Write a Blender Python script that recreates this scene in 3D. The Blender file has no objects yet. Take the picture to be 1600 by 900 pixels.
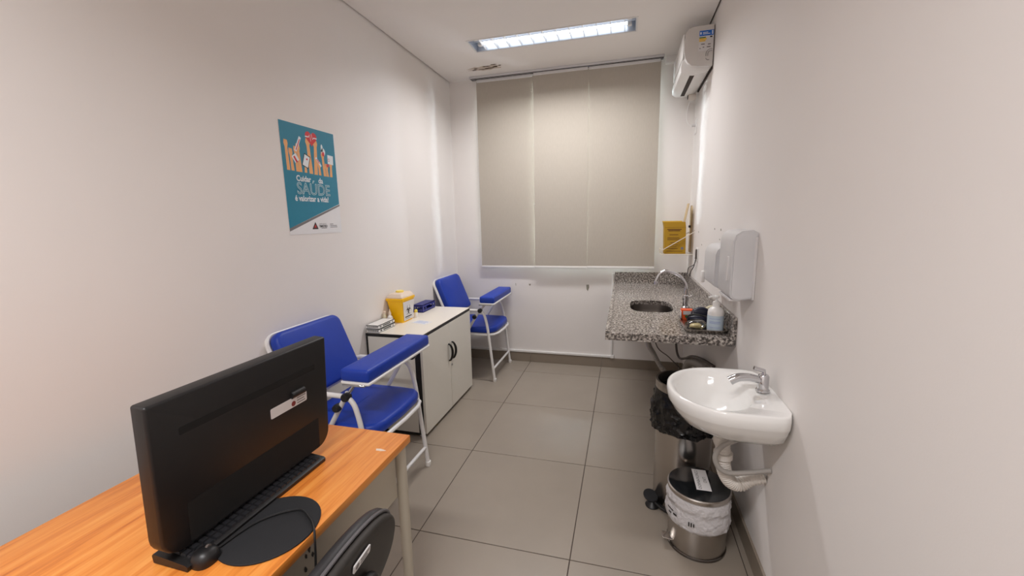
import bpy, bmesh, math, random
from mathutils import noise as mnoise
from math import sin, cos, pi, radians
from mathutils import Vector, Matrix

random.seed(7)
scene = bpy.context.scene
COL = scene.collection
V = Vector

# ------------------------------------------------------------------ camera
cam_data = bpy.data.cameras.new('camera')
cam_data.sensor_fit = 'HORIZONTAL'
cam_data.sensor_width = 36.0
cam_data.lens = 642.1 * 36.0 / 1600.0
cam_data.clip_start = 0.02
cam = bpy.data.objects.new('camera', cam_data)
COL.objects.link(cam)
_yaw, _pitch, _roll = 0.2687, 0.1654, -0.0209
_f = V((-sin(_yaw) * cos(_pitch), cos(_yaw) * cos(_pitch), -sin(_pitch)))
_r0 = V((cos(_yaw), sin(_yaw), 0))
_u0 = _r0.cross(_f)
_r = cos(_roll) * _r0 + sin(_roll) * _u0
_u = -sin(_roll) * _r0 + cos(_roll) * _u0
_m = Matrix((( _r.x, _u.x, -_f.x, 1.7087), (_r.y, _u.y, -_f.y, -4.0639), (_r.z, _u.z, -_f.z, 1.4879), (0, 0, 0, 1)))
cam.matrix_world = _m
scene.camera = cam

# ------------------------------------------------------------------ world, exposure
world = bpy.data.worlds.new('daylight')
scene.world = world
world.use_nodes = True
world.node_tree.nodes['Background'].inputs['Color'].default_value = (0.80, 0.90, 1.0, 1)
world.node_tree.nodes['Background'].inputs['Strength'].default_value = 55.0
scene.view_settings.view_transform = 'Standard'
scene.view_settings.look = 'None'
scene.view_settings.gamma = 1.0
scene.view_settings.use_curve_mapping = False
scene.view_settings.exposure = 0.0
scene.cycles.use_denoising = True
scene.cycles.max_bounces = 10
scene.cycles.diffuse_bounces = 6
scene.cycles.caustics_reflective = False
scene.cycles.caustics_refractive = False
scene.cycles.sample_clamp_indirect = 6.0

LAMP_POWER = 23.8          # each recessed fluorescent fitting (front one is in view)
LAMP_POWER_REAR = 37.0
LAMP_SPREAD = 2.6
LAMP_COLOR = (1.0, 0.98, 0.985)

# ------------------------------------------------------------------ helpers
def lin(c):
    c = c / 255.0
    return c / 12.92 if c <= 0.04045 else ((c + 0.055) / 1.055) ** 2.4

def rgb(c):
    return (lin(c[0]), lin(c[1]), lin(c[2]), 1.0)

def mat(name, col, rough=0.5, metal=0.0, var=None, bump=None, coat=0.0, stretch=None, spec=0.5, alpha=None, trans=None, relief=0.002):
    """Principled material; var=(scale, amount) mottles the colour, bump=(scale, strength) gives fine relief."""
    m = bpy.data.materials.new(name)
    m.use_nodes = True
    nt = m.node_tree
    b = nt.nodes['Principled BSDF']
    b.inputs['Base Color'].default_value = rgb(col)
    b.inputs['Roughness'].default_value = rough
    b.inputs['Metallic'].default_value = metal
    b.inputs['Specular IOR Level'].default_value = spec
    if coat:
        b.inputs['Coat Weight'].default_value = coat
        b.inputs['Coat Roughness'].default_value = 0.1
    tc = nt.nodes.new('ShaderNodeTexCoord')
    vec = tc.outputs['Object']
    if stretch:
        mp = nt.nodes.new('ShaderNodeMapping')
        mp.inputs['Scale'].default_value = stretch
        nt.links.new(vec, mp.inputs['Vector'])
        vec = mp.outputs['Vector']
    if var is None:
        var = (6.0, 0.04)
    n = nt.nodes.new('ShaderNodeTexNoise')
    n.inputs['Scale'].default_value = var[0]
    n.inputs['Detail'].default_value = 4.0
    nt.links.new(vec, n.inputs['Vector'])
    mix = nt.nodes.new('ShaderNodeMix')
    mix.data_type = 'RGBA'
    c = rgb(col)
    mix.inputs[6].default_value = tuple(min(1, x * (1 - 2 * var[1])) for x in c[:3]) + (1,)
    mix.inputs[7].default_value = tuple(min(1, x * (1 + 2 * var[1])) for x in c[:3]) + (1,)
    nt.links.new(n.outputs['Fac'], mix.inputs[0])
    nt.links.new(mix.outputs[2], b.inputs['Base Color'])
    if bump:
        nb = nt.nodes.new('ShaderNodeTexNoise')
        nb.inputs['Scale'].default_value = bump[0]
        nb.inputs['Detail'].default_value = 3.0
        nt.links.new(vec, nb.inputs['Vector'])
        bp = nt.nodes.new('ShaderNodeBump')
        bp.inputs['Strength'].default_value = bump[1]
        bp.inputs['Distance'].default_value = relief
        nt.links.new(nb.outputs['Fac'], bp.inputs['Height'])
        nt.links.new(bp.outputs['Normal'], b.inputs['Normal'])
    if alpha is not None:
        b.inputs['Alpha'].default_value = alpha
    if trans is not None:
        b.inputs['Transmission Weight'].default_value = trans
    return m

ORG = {}          # world position of every object's origin

def new_bm():
    return bmesh.new()

def obj(name, bm, m, parent=None, angle=38, origin=None, flat=False):
    """Link a bmesh (in world coordinates) as ONE mesh object under parent."""
    if parent is not None:
        o0 = ORG[parent.name]
    elif origin is not None:
        o0 = V(origin)
    else:
        xs = [v.co for v in bm.verts]
        lo = V((min(c.x for c in xs), min(c.y for c in xs), min(c.z for c in xs)))
        hi = V((max(c.x for c in xs), max(c.y for c in xs), max(c.z for c in xs)))
        o0 = V(((lo.x + hi.x) / 2, (lo.y + hi.y) / 2, lo.z))
    bmesh.ops.recalc_face_normals(bm, faces=bm.faces[:])
    if not flat:
        for f in bm.faces:
            f.smooth = True
        lim = radians(angle)
        for e in bm.edges:
            if len(e.link_faces) == 2:
                e.smooth = e.calc_face_angle(0.0) < lim
    bmesh.ops.translate(bm, verts=bm.verts[:], vec=-o0)
    me = bpy.data.meshes.new(name)
    bm.to_mesh(me)
    bm.free()
    if m is not None:
        for mm in (m if isinstance(m, (list, tuple)) else [m]):
            me.materials.append(mm)
    o = bpy.data.objects.new(name, me)
    COL.objects.link(o)
    if parent is not None:
        o.parent = parent
    else:
        o.location = o0
    ORG[o.name] = o0
    return o

def thing(name, label, cat, loc, group=None):
    o = bpy.data.objects.new(name, None)
    o.empty_display_size = 0.05
    COL.objects.link(o)
    o.location = loc
    ORG[o.name] = V(loc)
    o['label'] = label
    o['category'] = cat
    if group:
        o['group'] = group
    return o

def tag(o, label, cat, group=None):
    o['label'] = label
    o['category'] = cat
    if group:
        o['group'] = group
    return o

def struct(o):
    o['kind'] = 'structure'
    return o

def copy_tree(o, parent=None):
    c = o.copy()
    COL.objects.link(c)
    if parent is not None:
        c.parent = parent
    for ch in list(o.children):
        copy_tree(ch, c)
    return c

# ---- shape builders (all add to a bmesh)
def box(bm, x0, x1, y0, y1, z0, z1, bev=0.0, seg=2):
    vs = [bm.verts.new((x, y, z)) for x in (x0, x1) for y in (y0, y1) for z in (z0, z1)]
    idx = [(0, 1, 3, 2), (4, 6, 7, 5), (0, 4, 5, 1), (2, 3, 7, 6), (0, 2, 6, 4), (1, 5, 7, 3)]
    fs = [bm.faces.new([vs[i] for i in q]) for q in idx]
    if bev > 0:
        es = list({e for f in fs for e in f.edges})
        bmesh.ops.bevel(bm, geom=es, offset=bev, segments=seg, profile=0.5, affect='EDGES')

def B(x0, x1, y0, y1, z0, z1, bev=0.0, seg=2):
    bm = new_bm()
    box(bm, x0, x1, y0, y1, z0, z1, bev, seg)
    return bm

def spline(pts, sub=6):
    P = [V(p) for p in pts]
    out = []
    n = len(P)
    for i in range(n - 1):
        p0 = P[max(i - 1, 0)]; p1 = P[i]; p2 = P[i + 1]; p3 = P[min(i + 2, n - 1)]
        for k in range(sub):
            t = k / sub
            out.append(0.5 * ((2 * p1) + (p2 - p0) * t + (2 * p0 - 5 * p1 + 4 * p2 - p3) * t * t + (3 * p1 - p0 - 3 * p2 + p3) * t ** 3))
    out.append(P[-1])
    return out

def fillet(pts, r, n=5):
    """Polyline with its corners rounded to radius r."""
    P = [V(p) for p in pts]
    out = [P[0]]
    for i in range(1, len(P) - 1):
        a, b, c = P[i - 1], P[i], P[i + 1]
        d1 = (a - b); d2 = (c - b)
        k = min(r, d1.length * 0.49, d2.length * 0.49)
        s = b + d1.normalized() * k
        e = b + d2.normalized() * k
        for j in range(n + 1):
            t = j / n
            out.append((1 - t) ** 2 * s + 2 * t * (1 - t) * b + t * t * e)
    out.append(P[-1])
    return out

def tube(bm, pts, r, n=10, closed=False, caps=True):
    P = [V(p) for p in pts]
    m = len(P)
    rr = r if isinstance(r, (list, tuple)) else [r] * m
    rings = []
    prev = None
    for i in range(m):
        a = P[(i - 1) % m] if (closed or i > 0) else P[i]
        c = P[(i + 1) % m] if (closed or i < m - 1) else P[i]
        t = (c - a).normalized()
        if prev is None:
            ref = V((0, 0, 1)) if abs(t.z) < 0.9 else V((1, 0, 0))
            nrm = (ref - t * ref.dot(t)).normalized()
        else:
            nrm = (prev - t * prev.dot(t)).normalized()
        prev = nrm
        b = t.cross(nrm)
        rings.append([bm.verts.new(P[i] + rr[i] * (cos(2 * pi * k / n) * nrm + sin(2 * pi * k / n) * b)) for k in range(n)])
    for i in range(m if closed else m - 1):
        A = rings[i]; Bq = rings[(i + 1) % m]
        for k in range(n):
            bm.faces.new((A[k], A[(k + 1) % n], Bq[(k + 1) % n], Bq[k]))
    if caps and not closed:
        bm.faces.new(rings[0][::-1])
        bm.faces.new(rings[-1])

def TB(pts, r, n=10, closed=False):
    bm = new_bm()
    tube(bm, pts, r, n, closed)
    return bm

def rings(bm, rs, cap0=True, cap1=True):
    """Skin a list of equal-length closed point rings."""
    vr = [[bm.verts.new(p) for p in ring] for ring in rs]
    n = len(vr[0])
    for a, b in zip(vr[:-1], vr[1:]):
        for k in range(n):
            bm.faces.new((a[k], a[(k + 1) % n], b[(k + 1) % n], b[k]))
    if cap0:
        bm.faces.new(vr[0][::-1])
    if cap1:
        bm.faces.new(vr[-1])

def lathe(bm, prof, c, n=32, axis='Z', cap0=True, cap1=True):
    rs = []
    for r, h in prof:
        ring = []
        for k in range(n):
            a = 2 * pi * k / n
            if axis == 'Z':
                p = (c[0] + r * cos(a), c[1] + r * sin(a), c[2] + h)
            elif axis == 'X':
                p = (c[0] + h, c[1] + r * cos(a), c[2] + r * sin(a))
            else:
                p = (c[0] + r * cos(a), c[1] + h, c[2] + r * sin(a))
            ring.append(p)
        rs.append(ring)
    rings(bm, rs, cap0, cap1)

def LA(prof, c, n=32, axis='Z', cap0=True, cap1=True):
    bm = new_bm()
    lathe(bm, prof, c, n, axis, cap0, cap1)
    return bm

def prism(bm, poly, fr, d0, d1):
    """Extrude a 2D polygon in the frame fr=(origin,u,v) from depth d0 to d1 along u x v."""
    o, u, v = V(fr[0]), V(fr[1]), V(fr[2])
    nn = u.cross(v)
    a = [bm.verts.new(o + u * p[0] + v * p[1] + nn * d0) for p in poly]
    b = [bm.verts.new(o + u * p[0] + v * p[1] + nn * d1) for p in poly]
    n = len(poly)
    bm.faces.new(a[::-1]); bm.faces.new(b)
    for k in range(n):
        bm.faces.new((a[k], a[(k + 1) % n], b[(k + 1) % n], b[k]))

def PR(poly, fr, d0, d1):
    bm = new_bm()
    prism(bm, poly, fr, d0, d1)
    return bm

def rrect(x0, x1, y0, y1, r, n=6):
    rr = r if isinstance(r, (list, tuple)) else [r] * 4     # corners: x1y1, x0y1, x0y0, x1y0
    out = []
    for (cx, cy, a0, q) in ((x1, y1, 0, 0), (x0, y1, 90, 1), (x0, y0, 180, 2), (x1, y0, 270, 3)):
        r_ = max(rr[q], 1e-4)
        ccx = cx - r_ if cx == x1 else cx + r_
        ccy = cy - r_ if cy == y1 else cy + r_
        for k in range(n + 1):
            a = radians(a0 + 90 * k / n)
            out.append((ccx + r_ * cos(a), ccy + r_ * sin(a)))
    return out

def ellipse(cx, cy, a, b, n=40, e=2.0):
    out = []
    for k in range(n):
        t = 2 * pi * k / n
        c, s = cos(t), sin(t)
        out.append((cx + a * math.copysign(abs(c) ** (2 / e), c), cy + b * math.copysign(abs(s) ** (2 / e), s)))
    return out

def inset(poly, d):
    n = len(poly)
    out = []
    for i in range(n):
        p0 = V(poly[i - 1]); p1 = V(poly[i]); p2 = V(poly[(i + 1) % n])
        t = (p2 - p0)
        if t.length < 1e-9:
            t = p1 - p0
        t.normalize()
        nrm = V((-t.y, t.x))
        out.append((p1.x + nrm.x * d, p1.y + nrm.y * d))
    return out

def pillow(bm, poly, fr, thick, edge, dome=0.0, seg=4):
    """A padded slab: CCW outline poly in frame fr, rounded rims, domed front."""
    o, u, v = V(fr[0]), V(fr[1]), V(fr[2])
    nn = u.cross(v)
    def place(p, d):
        return o + u * p[0] + v * p[1] + nn * d
    rs = []
    for k in range(seg + 1):
        a = pi / 2 * k / seg
        rs.append(([(p) for p in inset(poly, edge * (1 - sin(a)))], edge * (1 - cos(a))))
    for k in range(seg + 1):
        a = pi / 2 * k / seg
        rs.append((inset(poly, edge * (1 - cos(a))), thick - edge + edge * sin(a)))
    cx = sum(p[0] for p in poly) / len(poly); cy = sum(p[1] for p in poly) / len(poly)
    inner = inset(poly, edge)
    if dome:
        for s in (0.8, 0.55, 0.25):
            rs.append(([(cx + (p[0] - cx) * s, cy + (p[1] - cy) * s) for p in inner], thick + dome * (1 - s * s)))
    rings(bm, [[place(p, d) for p in ring] for ring, d in rs])

def PL(*a, **k):
    bm = new_bm()
    pillow(bm, *a, **k)
    return bm

def lettering(s, size, m, parent, fr, align='LEFT', outline=0.0, depth=0.0003, xs=1.0, name='lettering', bold=0.0):
    """Flat print: real letters laid in the frame fr=(origin,u,v)."""
    cu = bpy.data.curves.new('lettering', 'FONT')
    cu.body = s
    cu.size = size
    cu.align_x = align
    cu.resolution_u = 3
    if outline:
        cu.fill_mode = 'NONE'
        cu.bevel_depth = outline
        cu.bevel_resolution = 0
    elif bold:
        cu.offset = bold
    t = bpy.data.objects.new('lettering', cu)
    COL.objects.link(t)
    dg = bpy.context.evaluated_depsgraph_get()
    dg.update()
    me = bpy.data.meshes.new_from_object(t.evaluated_get(dg))
    bpy.data.objects.remove(t)
    bpy.data.curves.remove(cu)
    o, u, v = V(fr[0]), V(fr[1]), V(fr[2])
    nn = u.cross(v)
    o0 = ORG[parent.name]
    for vt in me.vertices:
        c = vt.co
        vt.co = o + u * c.x * xs + v * c.y + nn * (depth + c.z * 0.2) - o0
    me.materials.clear()
    me.materials.append(m)
    me.name = name
    ob = bpy.data.objects.new(name, me)
    COL.objects.link(ob)
    ob.parent = parent
    ORG[ob.name] = o0
    return ob

# ------------------------------------------------------------------ materials
M = {}
M['wall'] = mat('wall_paint', (230, 226, 223), 0.6, var=(2.5, 0.012), bump=(220, 0.06), spec=0.3)
M['ceiling'] = mat('ceiling_paint', (238, 235, 232), 0.75, var=(2, 0.012), bump=(150, 0.05), spec=0.2)
M['dark_gap'] = mat('shadow_gap', (60, 52, 48), 0.9)
M['grout'] = mat('grout', (84, 74, 68), 0.9)
M['tile'] = mat('porcelain_tile', (150, 140, 128), 0.34, var=(3.2, 0.05), bump=(60, 0.03))
M['base_tile'] = mat('baseboard_tile', (136, 125, 112), 0.38, var=(3.2, 0.05))
M['white_plastic'] = mat('white_plastic', (232, 231, 229), 0.35)
M['white_metal'] = mat('white_painted_steel', (226, 225, 224), 0.32, var=(9, 0.03))
M['rail'] = mat('pale_grey_rail', (206, 206, 208), 0.4)
M['dispenser'] = mat('dispenser_plastic', (206, 206, 208), 0.3)
M['alu'] = mat('aluminium', (176, 178, 182), 0.4, 0.7)
M['vinyl'] = mat('blue_vinyl', (20, 57, 162), 0.45, var=(5, 0.07), bump=(35, 0.12), spec=0.4)
M['laminate'] = mat('cabinet_laminate', (222, 219, 210), 0.42, var=(3, 0.015), bump=(240, 0.05))
M['laminate_top'] = mat('cabinet_top_laminate', (232, 226, 214), 0.34, var=(3, 0.015))
M['black'] = mat('black_plastic', (22, 21, 22), 0.42, var=(12, 0.05))
M['black_gloss'] = mat('black_gloss_plastic', (15, 15, 17), 0.18)
M['black_matt'] = mat('black_rubber', (24, 24, 27), 0.8, bump=(300, 0.1))
M['cavity'] = mat('black_cavity', (4, 4, 4), 0.9)
M['steel'] = mat('stainless_steel', (186, 180, 174), 0.24, 1.0, var=(3, 0.02))
M['steel_dark'] = mat('dark_polished_steel', (120, 116, 114), 0.12, 1.0, var=(3, 0.02))
M['chrome'] = mat('chrome', (205, 205, 208), 0.1, 1.0)
M['porcelain'] = mat('white_glazed_ceramic', (238, 238, 236), 0.1, coat=0.5, var=(3, 0.008))
M['bag_black'] = mat('black_bin_liner', (6, 6, 7), 0.2, bump=(60, 0.5), relief=0.006, spec=0.5)
M['bag_white'] = mat('white_bin_liner', (204, 202, 204), 0.35, bump=(38, 0.8), relief=0.012)
M['grey_pvc'] = mat('grey_pvc', (150, 144, 138), 0.5)
M['grey_hose'] = mat('grey_hose', (160, 155, 150), 0.5)
M['white_pvc'] = mat('white_pvc', (216, 210, 203), 0.45)
M['yellow'] = mat('yellow_plastic', (246, 190, 0), 0.38)
M['yellow_card'] = mat('yellow_cardboard', (176, 136, 16), 0.6, var=(8, 0.04))
M['brown_ink'] = mat('brown_ink', (96, 56, 14), 0.7)
M['lid_white'] = mat('translucent_lid_plastic', (226, 208, 190), 0.4)
M['blue_plastic'] = mat('blue_plastic', (28, 38, 128), 0.35)
M['navy'] = mat('navy_nylon', (14, 18, 44), 0.4, bump=(40, 0.3))
M['paper'] = mat('white_paper', (226, 226, 228), 0.7)
M['label_white'] = mat('white_label', (214, 212, 212), 0.5)
M['ink'] = mat('black_ink', (28, 26, 28), 0.6)
M['grey_ink'] = mat('grey_ink', (120, 116, 116), 0.6)
M['blue_ink'] = mat('blue_ink', (150, 170, 214), 0.6)
M['teal'] = mat('poster_teal', (16, 124, 152), 0.45, var=(3, 0.04))
M['white_ink'] = mat('white_ink', (226, 232, 236), 0.5)
M['outline_ink'] = mat('pale_teal_ink', (196, 224, 232), 0.5)
M['skin_ink'] = mat('skin_tone_ink', (232, 168, 108), 0.5)
M['red_ink'] = mat('red_ink', (204, 40, 48), 0.5)
M['dark_red_ink'] = mat('dark_red_ink', (120, 44, 44), 0.5)
M['orange'] = mat('orange_card', (236, 92, 40), 0.5)
M['green_ink'] = mat('green_ink', (22, 110, 50), 0.5)
M['pale_blue_label'] = mat('pale_blue_label', (196, 212, 226), 0.5)
M['label_blue'] = mat('blue_label_print', (24, 104, 200), 0.45)
M['label_yellow'] = mat('yellow_label_print', (232, 186, 60), 0.45)
M['cotton'] = mat('pale_yellow_cotton', (232, 214, 150), 0.9, bump=(90, 0.5))
M['cream'] = mat('cream_latex', (224, 216, 186), 0.6)
M['desk_metal'] = mat('beige_painted_steel', (186, 178, 162), 0.42, var=(4, 0.03))
M['cord'] = mat('grey_cord', (88, 80, 76), 0.5)
M['black_cord'] = mat('black_cord', (16, 16, 18), 0.5)
M['plaster_grey'] = mat('bare_plaster', (140, 136, 124), 0.9)
M['ceiling_stain'] = mat('peeled_paint', (74, 58, 42), 0.9)
M['ceiling_flake'] = mat('flaking_paint', (200, 188, 176), 0.9)
M['vinyl_black'] = mat('black_vinyl', (40, 39, 41), 0.45, var=(6, 0.05), bump=(60, 0.1))
M['shell_black'] = mat('black_chair_shell', (46, 43, 40), 0.55, var=(4, 0.04))
M['piping'] = mat('grey_edge_piping', (92, 90, 92), 0.45)
M['board'] = mat('beige_fibreboard', (196, 176, 140), 0.7)
M['wire_white'] = mat('white_coated_wire', (222, 214, 200), 0.4)
M['window_white'] = mat('white_window_frame', (225, 226, 228), 0.4)
M['smoke'] = mat('smoked_plastic', (18, 20, 22), 0.12, spec=0.6)

def emission(name, col, strength):
    m = bpy.data.materials.new(name)
    m.use_nodes = True
    nt = m.node_tree
    b = nt.nodes['Principled BSDF']
    b.inputs['Base Color'].default_value = (0.9, 0.9, 0.9, 1)
    b.inputs['Emission Color'].default_value = col + (1,)
    b.inputs['Emission Strength'].default_value = strength
    return m
M['tube'] = emission('fluorescent_tube', (0.92, 0.96, 1.0), 3.2)
M['reflector'] = mat('lamp_reflector', (200, 208, 220), 0.3, 0.5)

def granite():
    m = bpy.data.materials.new('speckled_granite')
    m.use_nodes = True
    nt = m.node_tree
    b = nt.nodes['Principled BSDF']
    b.inputs['Roughness'].default_value = 0.2
    tc = nt.nodes.new('ShaderNodeTexCoord')
    n1 = nt.nodes.new('ShaderNodeTexNoise'); n1.inputs['Scale'].default_value = 92; n1.inputs['Detail'].default_value = 4
    n2 = nt.nodes.new('ShaderNodeTexVoronoi'); n2.inputs['Scale'].default_value = 120
    nt.links.new(tc.outputs['Object'], n1.inputs['Vector'])
    nt.links.new(tc.outputs['Object'], n2.inputs['Vector'])
    r1 = nt.nodes.new('ShaderNodeValToRGB')
    r1.color_ramp.interpolation = 'LINEAR'
    els = r1.color_ramp.elements
    els[0].position = 0.40; els[0].color = rgb((28, 26, 26))
    els[1].position = 0.63; els[1].color = rgb((216, 211, 204))
    for p, c in ((0.46, (82, 76, 73)), (0.51, (146, 138, 132)), (0.57, (172, 165, 158))):
        e = els.new(p); e.color = rgb(c)
    nt.links.new(n1.outputs['Fac'], r1.inputs['Fac'])
    r2 = nt.nodes.new('ShaderNodeValToRGB')
    r2.color_ramp.elements[0].position = 0.0; r2.color_ramp.elements[0].color = rgb((70, 64, 60))
    r2.color_ramp.elements[1].position = 0.9; r2.color_ramp.elements[1].color = rgb((205, 196, 188))
    nt.links.new(n2.outputs['Color'], r2.inputs['Fac'])
    mx = nt.nodes.new('ShaderNodeMix'); mx.data_type = 'RGBA'; mx.inputs[0].default_value = 0.22
    nt.links.new(r1.outputs['Color'], mx.inputs[6])
    nt.links.new(r2.outputs['Color'], mx.inputs[7])
    nt.links.new(mx.outputs[2], b.inputs['Base Color'])
    return m
M['granite'] = granite()

def wood():
    m = bpy.data.materials.new('orange_wood_laminate')
    m.use_nodes = True
    nt = m.node_tree
    b = nt.nodes['Principled BSDF']
    b.inputs['Roughness'].default_value = 0.36
    tc = nt.nodes.new('ShaderNodeTexCoord')
    mp = nt.nodes.new('ShaderNodeMapping'); mp.inputs['Scale'].default_value = (14, 0.9, 14)
    nt.links.new(tc.outputs['Object'], mp.inputs['Vector'])
    n1 = nt.nodes.new('ShaderNodeTexNoise'); n1.inputs['Scale'].default_value = 2.2; n1.inputs['Detail'].default_value = 6; n1.inputs['Distortion'].default_value = 0.6
    nt.links.new(mp.outputs['Vector'], n1.inputs['Vector'])
    w = nt.nodes.new('ShaderNodeTexNoise'); w.inputs['Scale'].default_value = 12; w.inputs['Detail'].default_value = 3
    nt.links.new(mp.outputs['Vector'], w.inputs['Vector'])
    add = nt.nodes.new('ShaderNodeMath'); add.operation = 'MULTIPLY_ADD'; add.inputs[1].default_value = 0.35
    nt.links.new(w.outputs['Fac'], add.inputs[0]); nt.links.new(n1.outputs['Fac'], add.inputs[2])
    r = nt.nodes.new('ShaderNodeValToRGB')
    r.color_ramp.elements[0].position = 0.42; r.color_ramp.elements[0].color = rgb((184, 98, 34))
    r.color_ramp.elements[1].position = 0.92; r.color_ramp.elements[1].color = rgb((232, 160, 82))
    e = r.color_ramp.elements.new(0.66); e.color = rgb((218, 134, 56))
    nt.links.new(add.outputs[0], r.inputs['Fac'])
    nt.links.new(r.outputs['Color'], b.inputs['Base Color'])
    return m
M['wood'] = wood()

def blind_fabric():
    m = bpy.data.materials.new('blind_fabric')
    m.use_nodes = True
    nt = m.node_tree
    out = nt.nodes['Material Output']
    nt.nodes.remove(nt.nodes['Principled BSDF'])
    tc = nt.nodes.new('ShaderNodeTexCoord')
    wv = nt.nodes.new('ShaderNodeTexNoise'); wv.inputs['Scale'].default_value = 160
    mp = nt.nodes.new('ShaderNodeMapping'); mp.inputs['Scale'].default_value = (1, 1, 0.15)
    nt.links.new(tc.outputs['Object'], mp.inputs['Vector']); nt.links.new(mp.outputs['Vector'], wv.inputs['Vector'])
    mx = nt.nodes.new('ShaderNodeMix'); mx.data_type = 'RGBA'
    mx.inputs[6].default_value = rgb((177, 170, 159)); mx.inputs[7].default_value = rgb((187, 180, 169))
    nt.links.new(wv.outputs['Fac'], mx.inputs[0])
    d = nt.nodes.new('ShaderNodeBsdfDiffuse'); t = nt.nodes.new('ShaderNodeBsdfTranslucent')
    nt.links.new(mx.outputs[2], d.inputs['Color']); nt.links.new(mx.outputs[2], t.inputs['Color'])
    s = nt.nodes.new('ShaderNodeMixShader'); s.inputs[0].default_value = 0.004
    nt.links.new(d.outputs[0], s.inputs[1]); nt.links.new(t.outputs[0], s.inputs[2])
    nt.links.new(s.outputs[0], out.inputs['Surface'])
    return m
M['blind'] = blind_fabric()

def thin_clear(name, tint, gloss):
    m = bpy.data.materials.new(name)
    m.use_nodes = True
    nt = m.node_tree
    out = nt.nodes['Material Output']
    nt.nodes.remove(nt.nodes['Principled BSDF'])
    a = nt.nodes.new('ShaderNodeBsdfTransparent'); a.inputs['Color'].default_value = tint
    g = nt.nodes.new('ShaderNodeBsdfGlossy'); g.inputs['Roughness'].default_value = 0.08
    f = nt.nodes.new('ShaderNodeFresnel'); f.inputs['IOR'].default_value = 1.45
    mt = nt.nodes.new('ShaderNodeMath'); mt.operation = 'ADD'; mt.inputs[1].default_value = gloss
    nt.links.new(f.outputs[0], mt.inputs[0])
    s = nt.nodes.new('ShaderNodeMixShader')
    nt.links.new(mt.outputs[0], s.inputs[0]); nt.links.new(a.outputs[0], s.inputs[1]); nt.links.new(g.outputs[0], s.inputs[2])
    nt.links.new(s.outputs[0], out.inputs['Surface'])
    return m
M['glass'] = thin_clear('window_glass', (0.94, 0.97, 0.96, 1), 0.0)
M['clear_bag'] = thin_clear('clear_polythene', (0.9, 0.9, 0.9, 1), 0.1)

# ------------------------------------------------------------------ the room
XL, W, H, YF = -0.015, 2.2713, 2.8402, -5.25

# floor: tiles on a grout bed
grid_bm = B(XL - 0.1, W + 0.1, YF - 0.1, 0.1, -0.06, -0.003)
floor = struct(obj('floor', grid_bm, M['grout'], origin=(0, 0, 0)))
T = 0.73
xs = [XL] + [x for x in [0.7777 + T * k for k in range(-2, 4)] if XL + 0.02 < x < W - 0.02] + [W]
ys = [YF] + [y for y in [-0.2902 - 0.7262 * k for k in range(8, -1, -1)] if YF + 0.02 < y < -0.02] + [0.0]
g = 0.0022
for i in range(len(xs) - 1):
    for j in range(len(ys) - 1):
        bm = B(xs[i] + g, xs[i + 1] - g, ys[j] + g, ys[j + 1] - g, -0.012, 0.0, 0.0008, 1)
        obj('tile', bm, M['tile'], floor)

# ceiling with two openings for the recessed lamps and a shadow gap along the side walls
LX0, LX1 = 0.512, 1.752
LAMPS = [(-0.851, -0.636), (-4.45, -4.235)]
bm = new_bm()
ys_ = [YF]
for (a, b) in sorted(LAMPS):
    ys_ += [a, b]
ys_ += [0.0]
cx0, cx1 = XL + 0.012, W - 0.012
for k in range(len(ys_) - 1):
    if k % 2 == 0:
        box(bm, cx0, cx1, ys_[k], ys_[k + 1], H, H + 0.018)
    else:
        box(bm, cx0, LX0, ys_[k], ys_[k + 1], H, H + 0.018)
        box(bm, LX1, cx1, ys_[k], ys_[k + 1], H, H + 0.018)
ceiling = struct(obj('ceiling', bm, M['ceiling'], origin=(0, 0, H)))
obj('slab', B(XL - 0.12, W + 0.12, YF - 0.12, 0.16, H + 0.2, H + 0.3), M['dark_gap'], ceiling)
for (x0, x1) in ((XL, XL + 0.02), (W - 0.02, W)):
    obj('gap_backing', B(x0 - 0.001, x1 + 0.001, YF, 0.0, H + 0.02, H + 0.03), M['dark_gap'], ceiling)
# peeled paint beside the blind track
def blob(cx, cy, a, b, seed, n=14, jag=0.35):
    rnd = random.Random(seed)
    return [(cx + a * (1 + rnd.uniform(-jag, jag)) * cos(2 * pi * k / n), cy + b * (1 + rnd.uniform(-jag, jag)) * sin(2 * pi * k / n)) for k in range(n)]
CF = ((0, 0, H), (1, 0, 0), (0, -1, 0))      # u x v = -Z (faces down)
bm = new_bm(); prism(bm, blob(0.455, 0.272, 0.14, 0.06, 1, 20), CF, 0.0, 0.0006)
obj('flaked_paint', bm, M['ceiling_flake'], ceiling, flat=True)
for q, (cx, cy, a, b) in enumerate(((0.49, 0.262, 0.045, 0.011), (0.555, 0.285, 0.026, 0.015), (0.43, 0.252, 0.04, 0.008),
                                    (0.475, 0.312, 0.035, 0.010), (0.37, 0.282, 0.018, 0.010), (0.345, 0.25, 0.022, 0.009), (0.555, 0.335, 0.024, 0.009), (0.60, 0.30, 0.013, 0.008))):
    bm = new_bm(); prism(bm, blob(cx, cy, a, b, 20 + q, 12, 0.3), CF, 0.0005, 0.0012)
    obj('peeled_spot', bm, M['ceiling_stain'], ceiling, flat=True)

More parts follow.
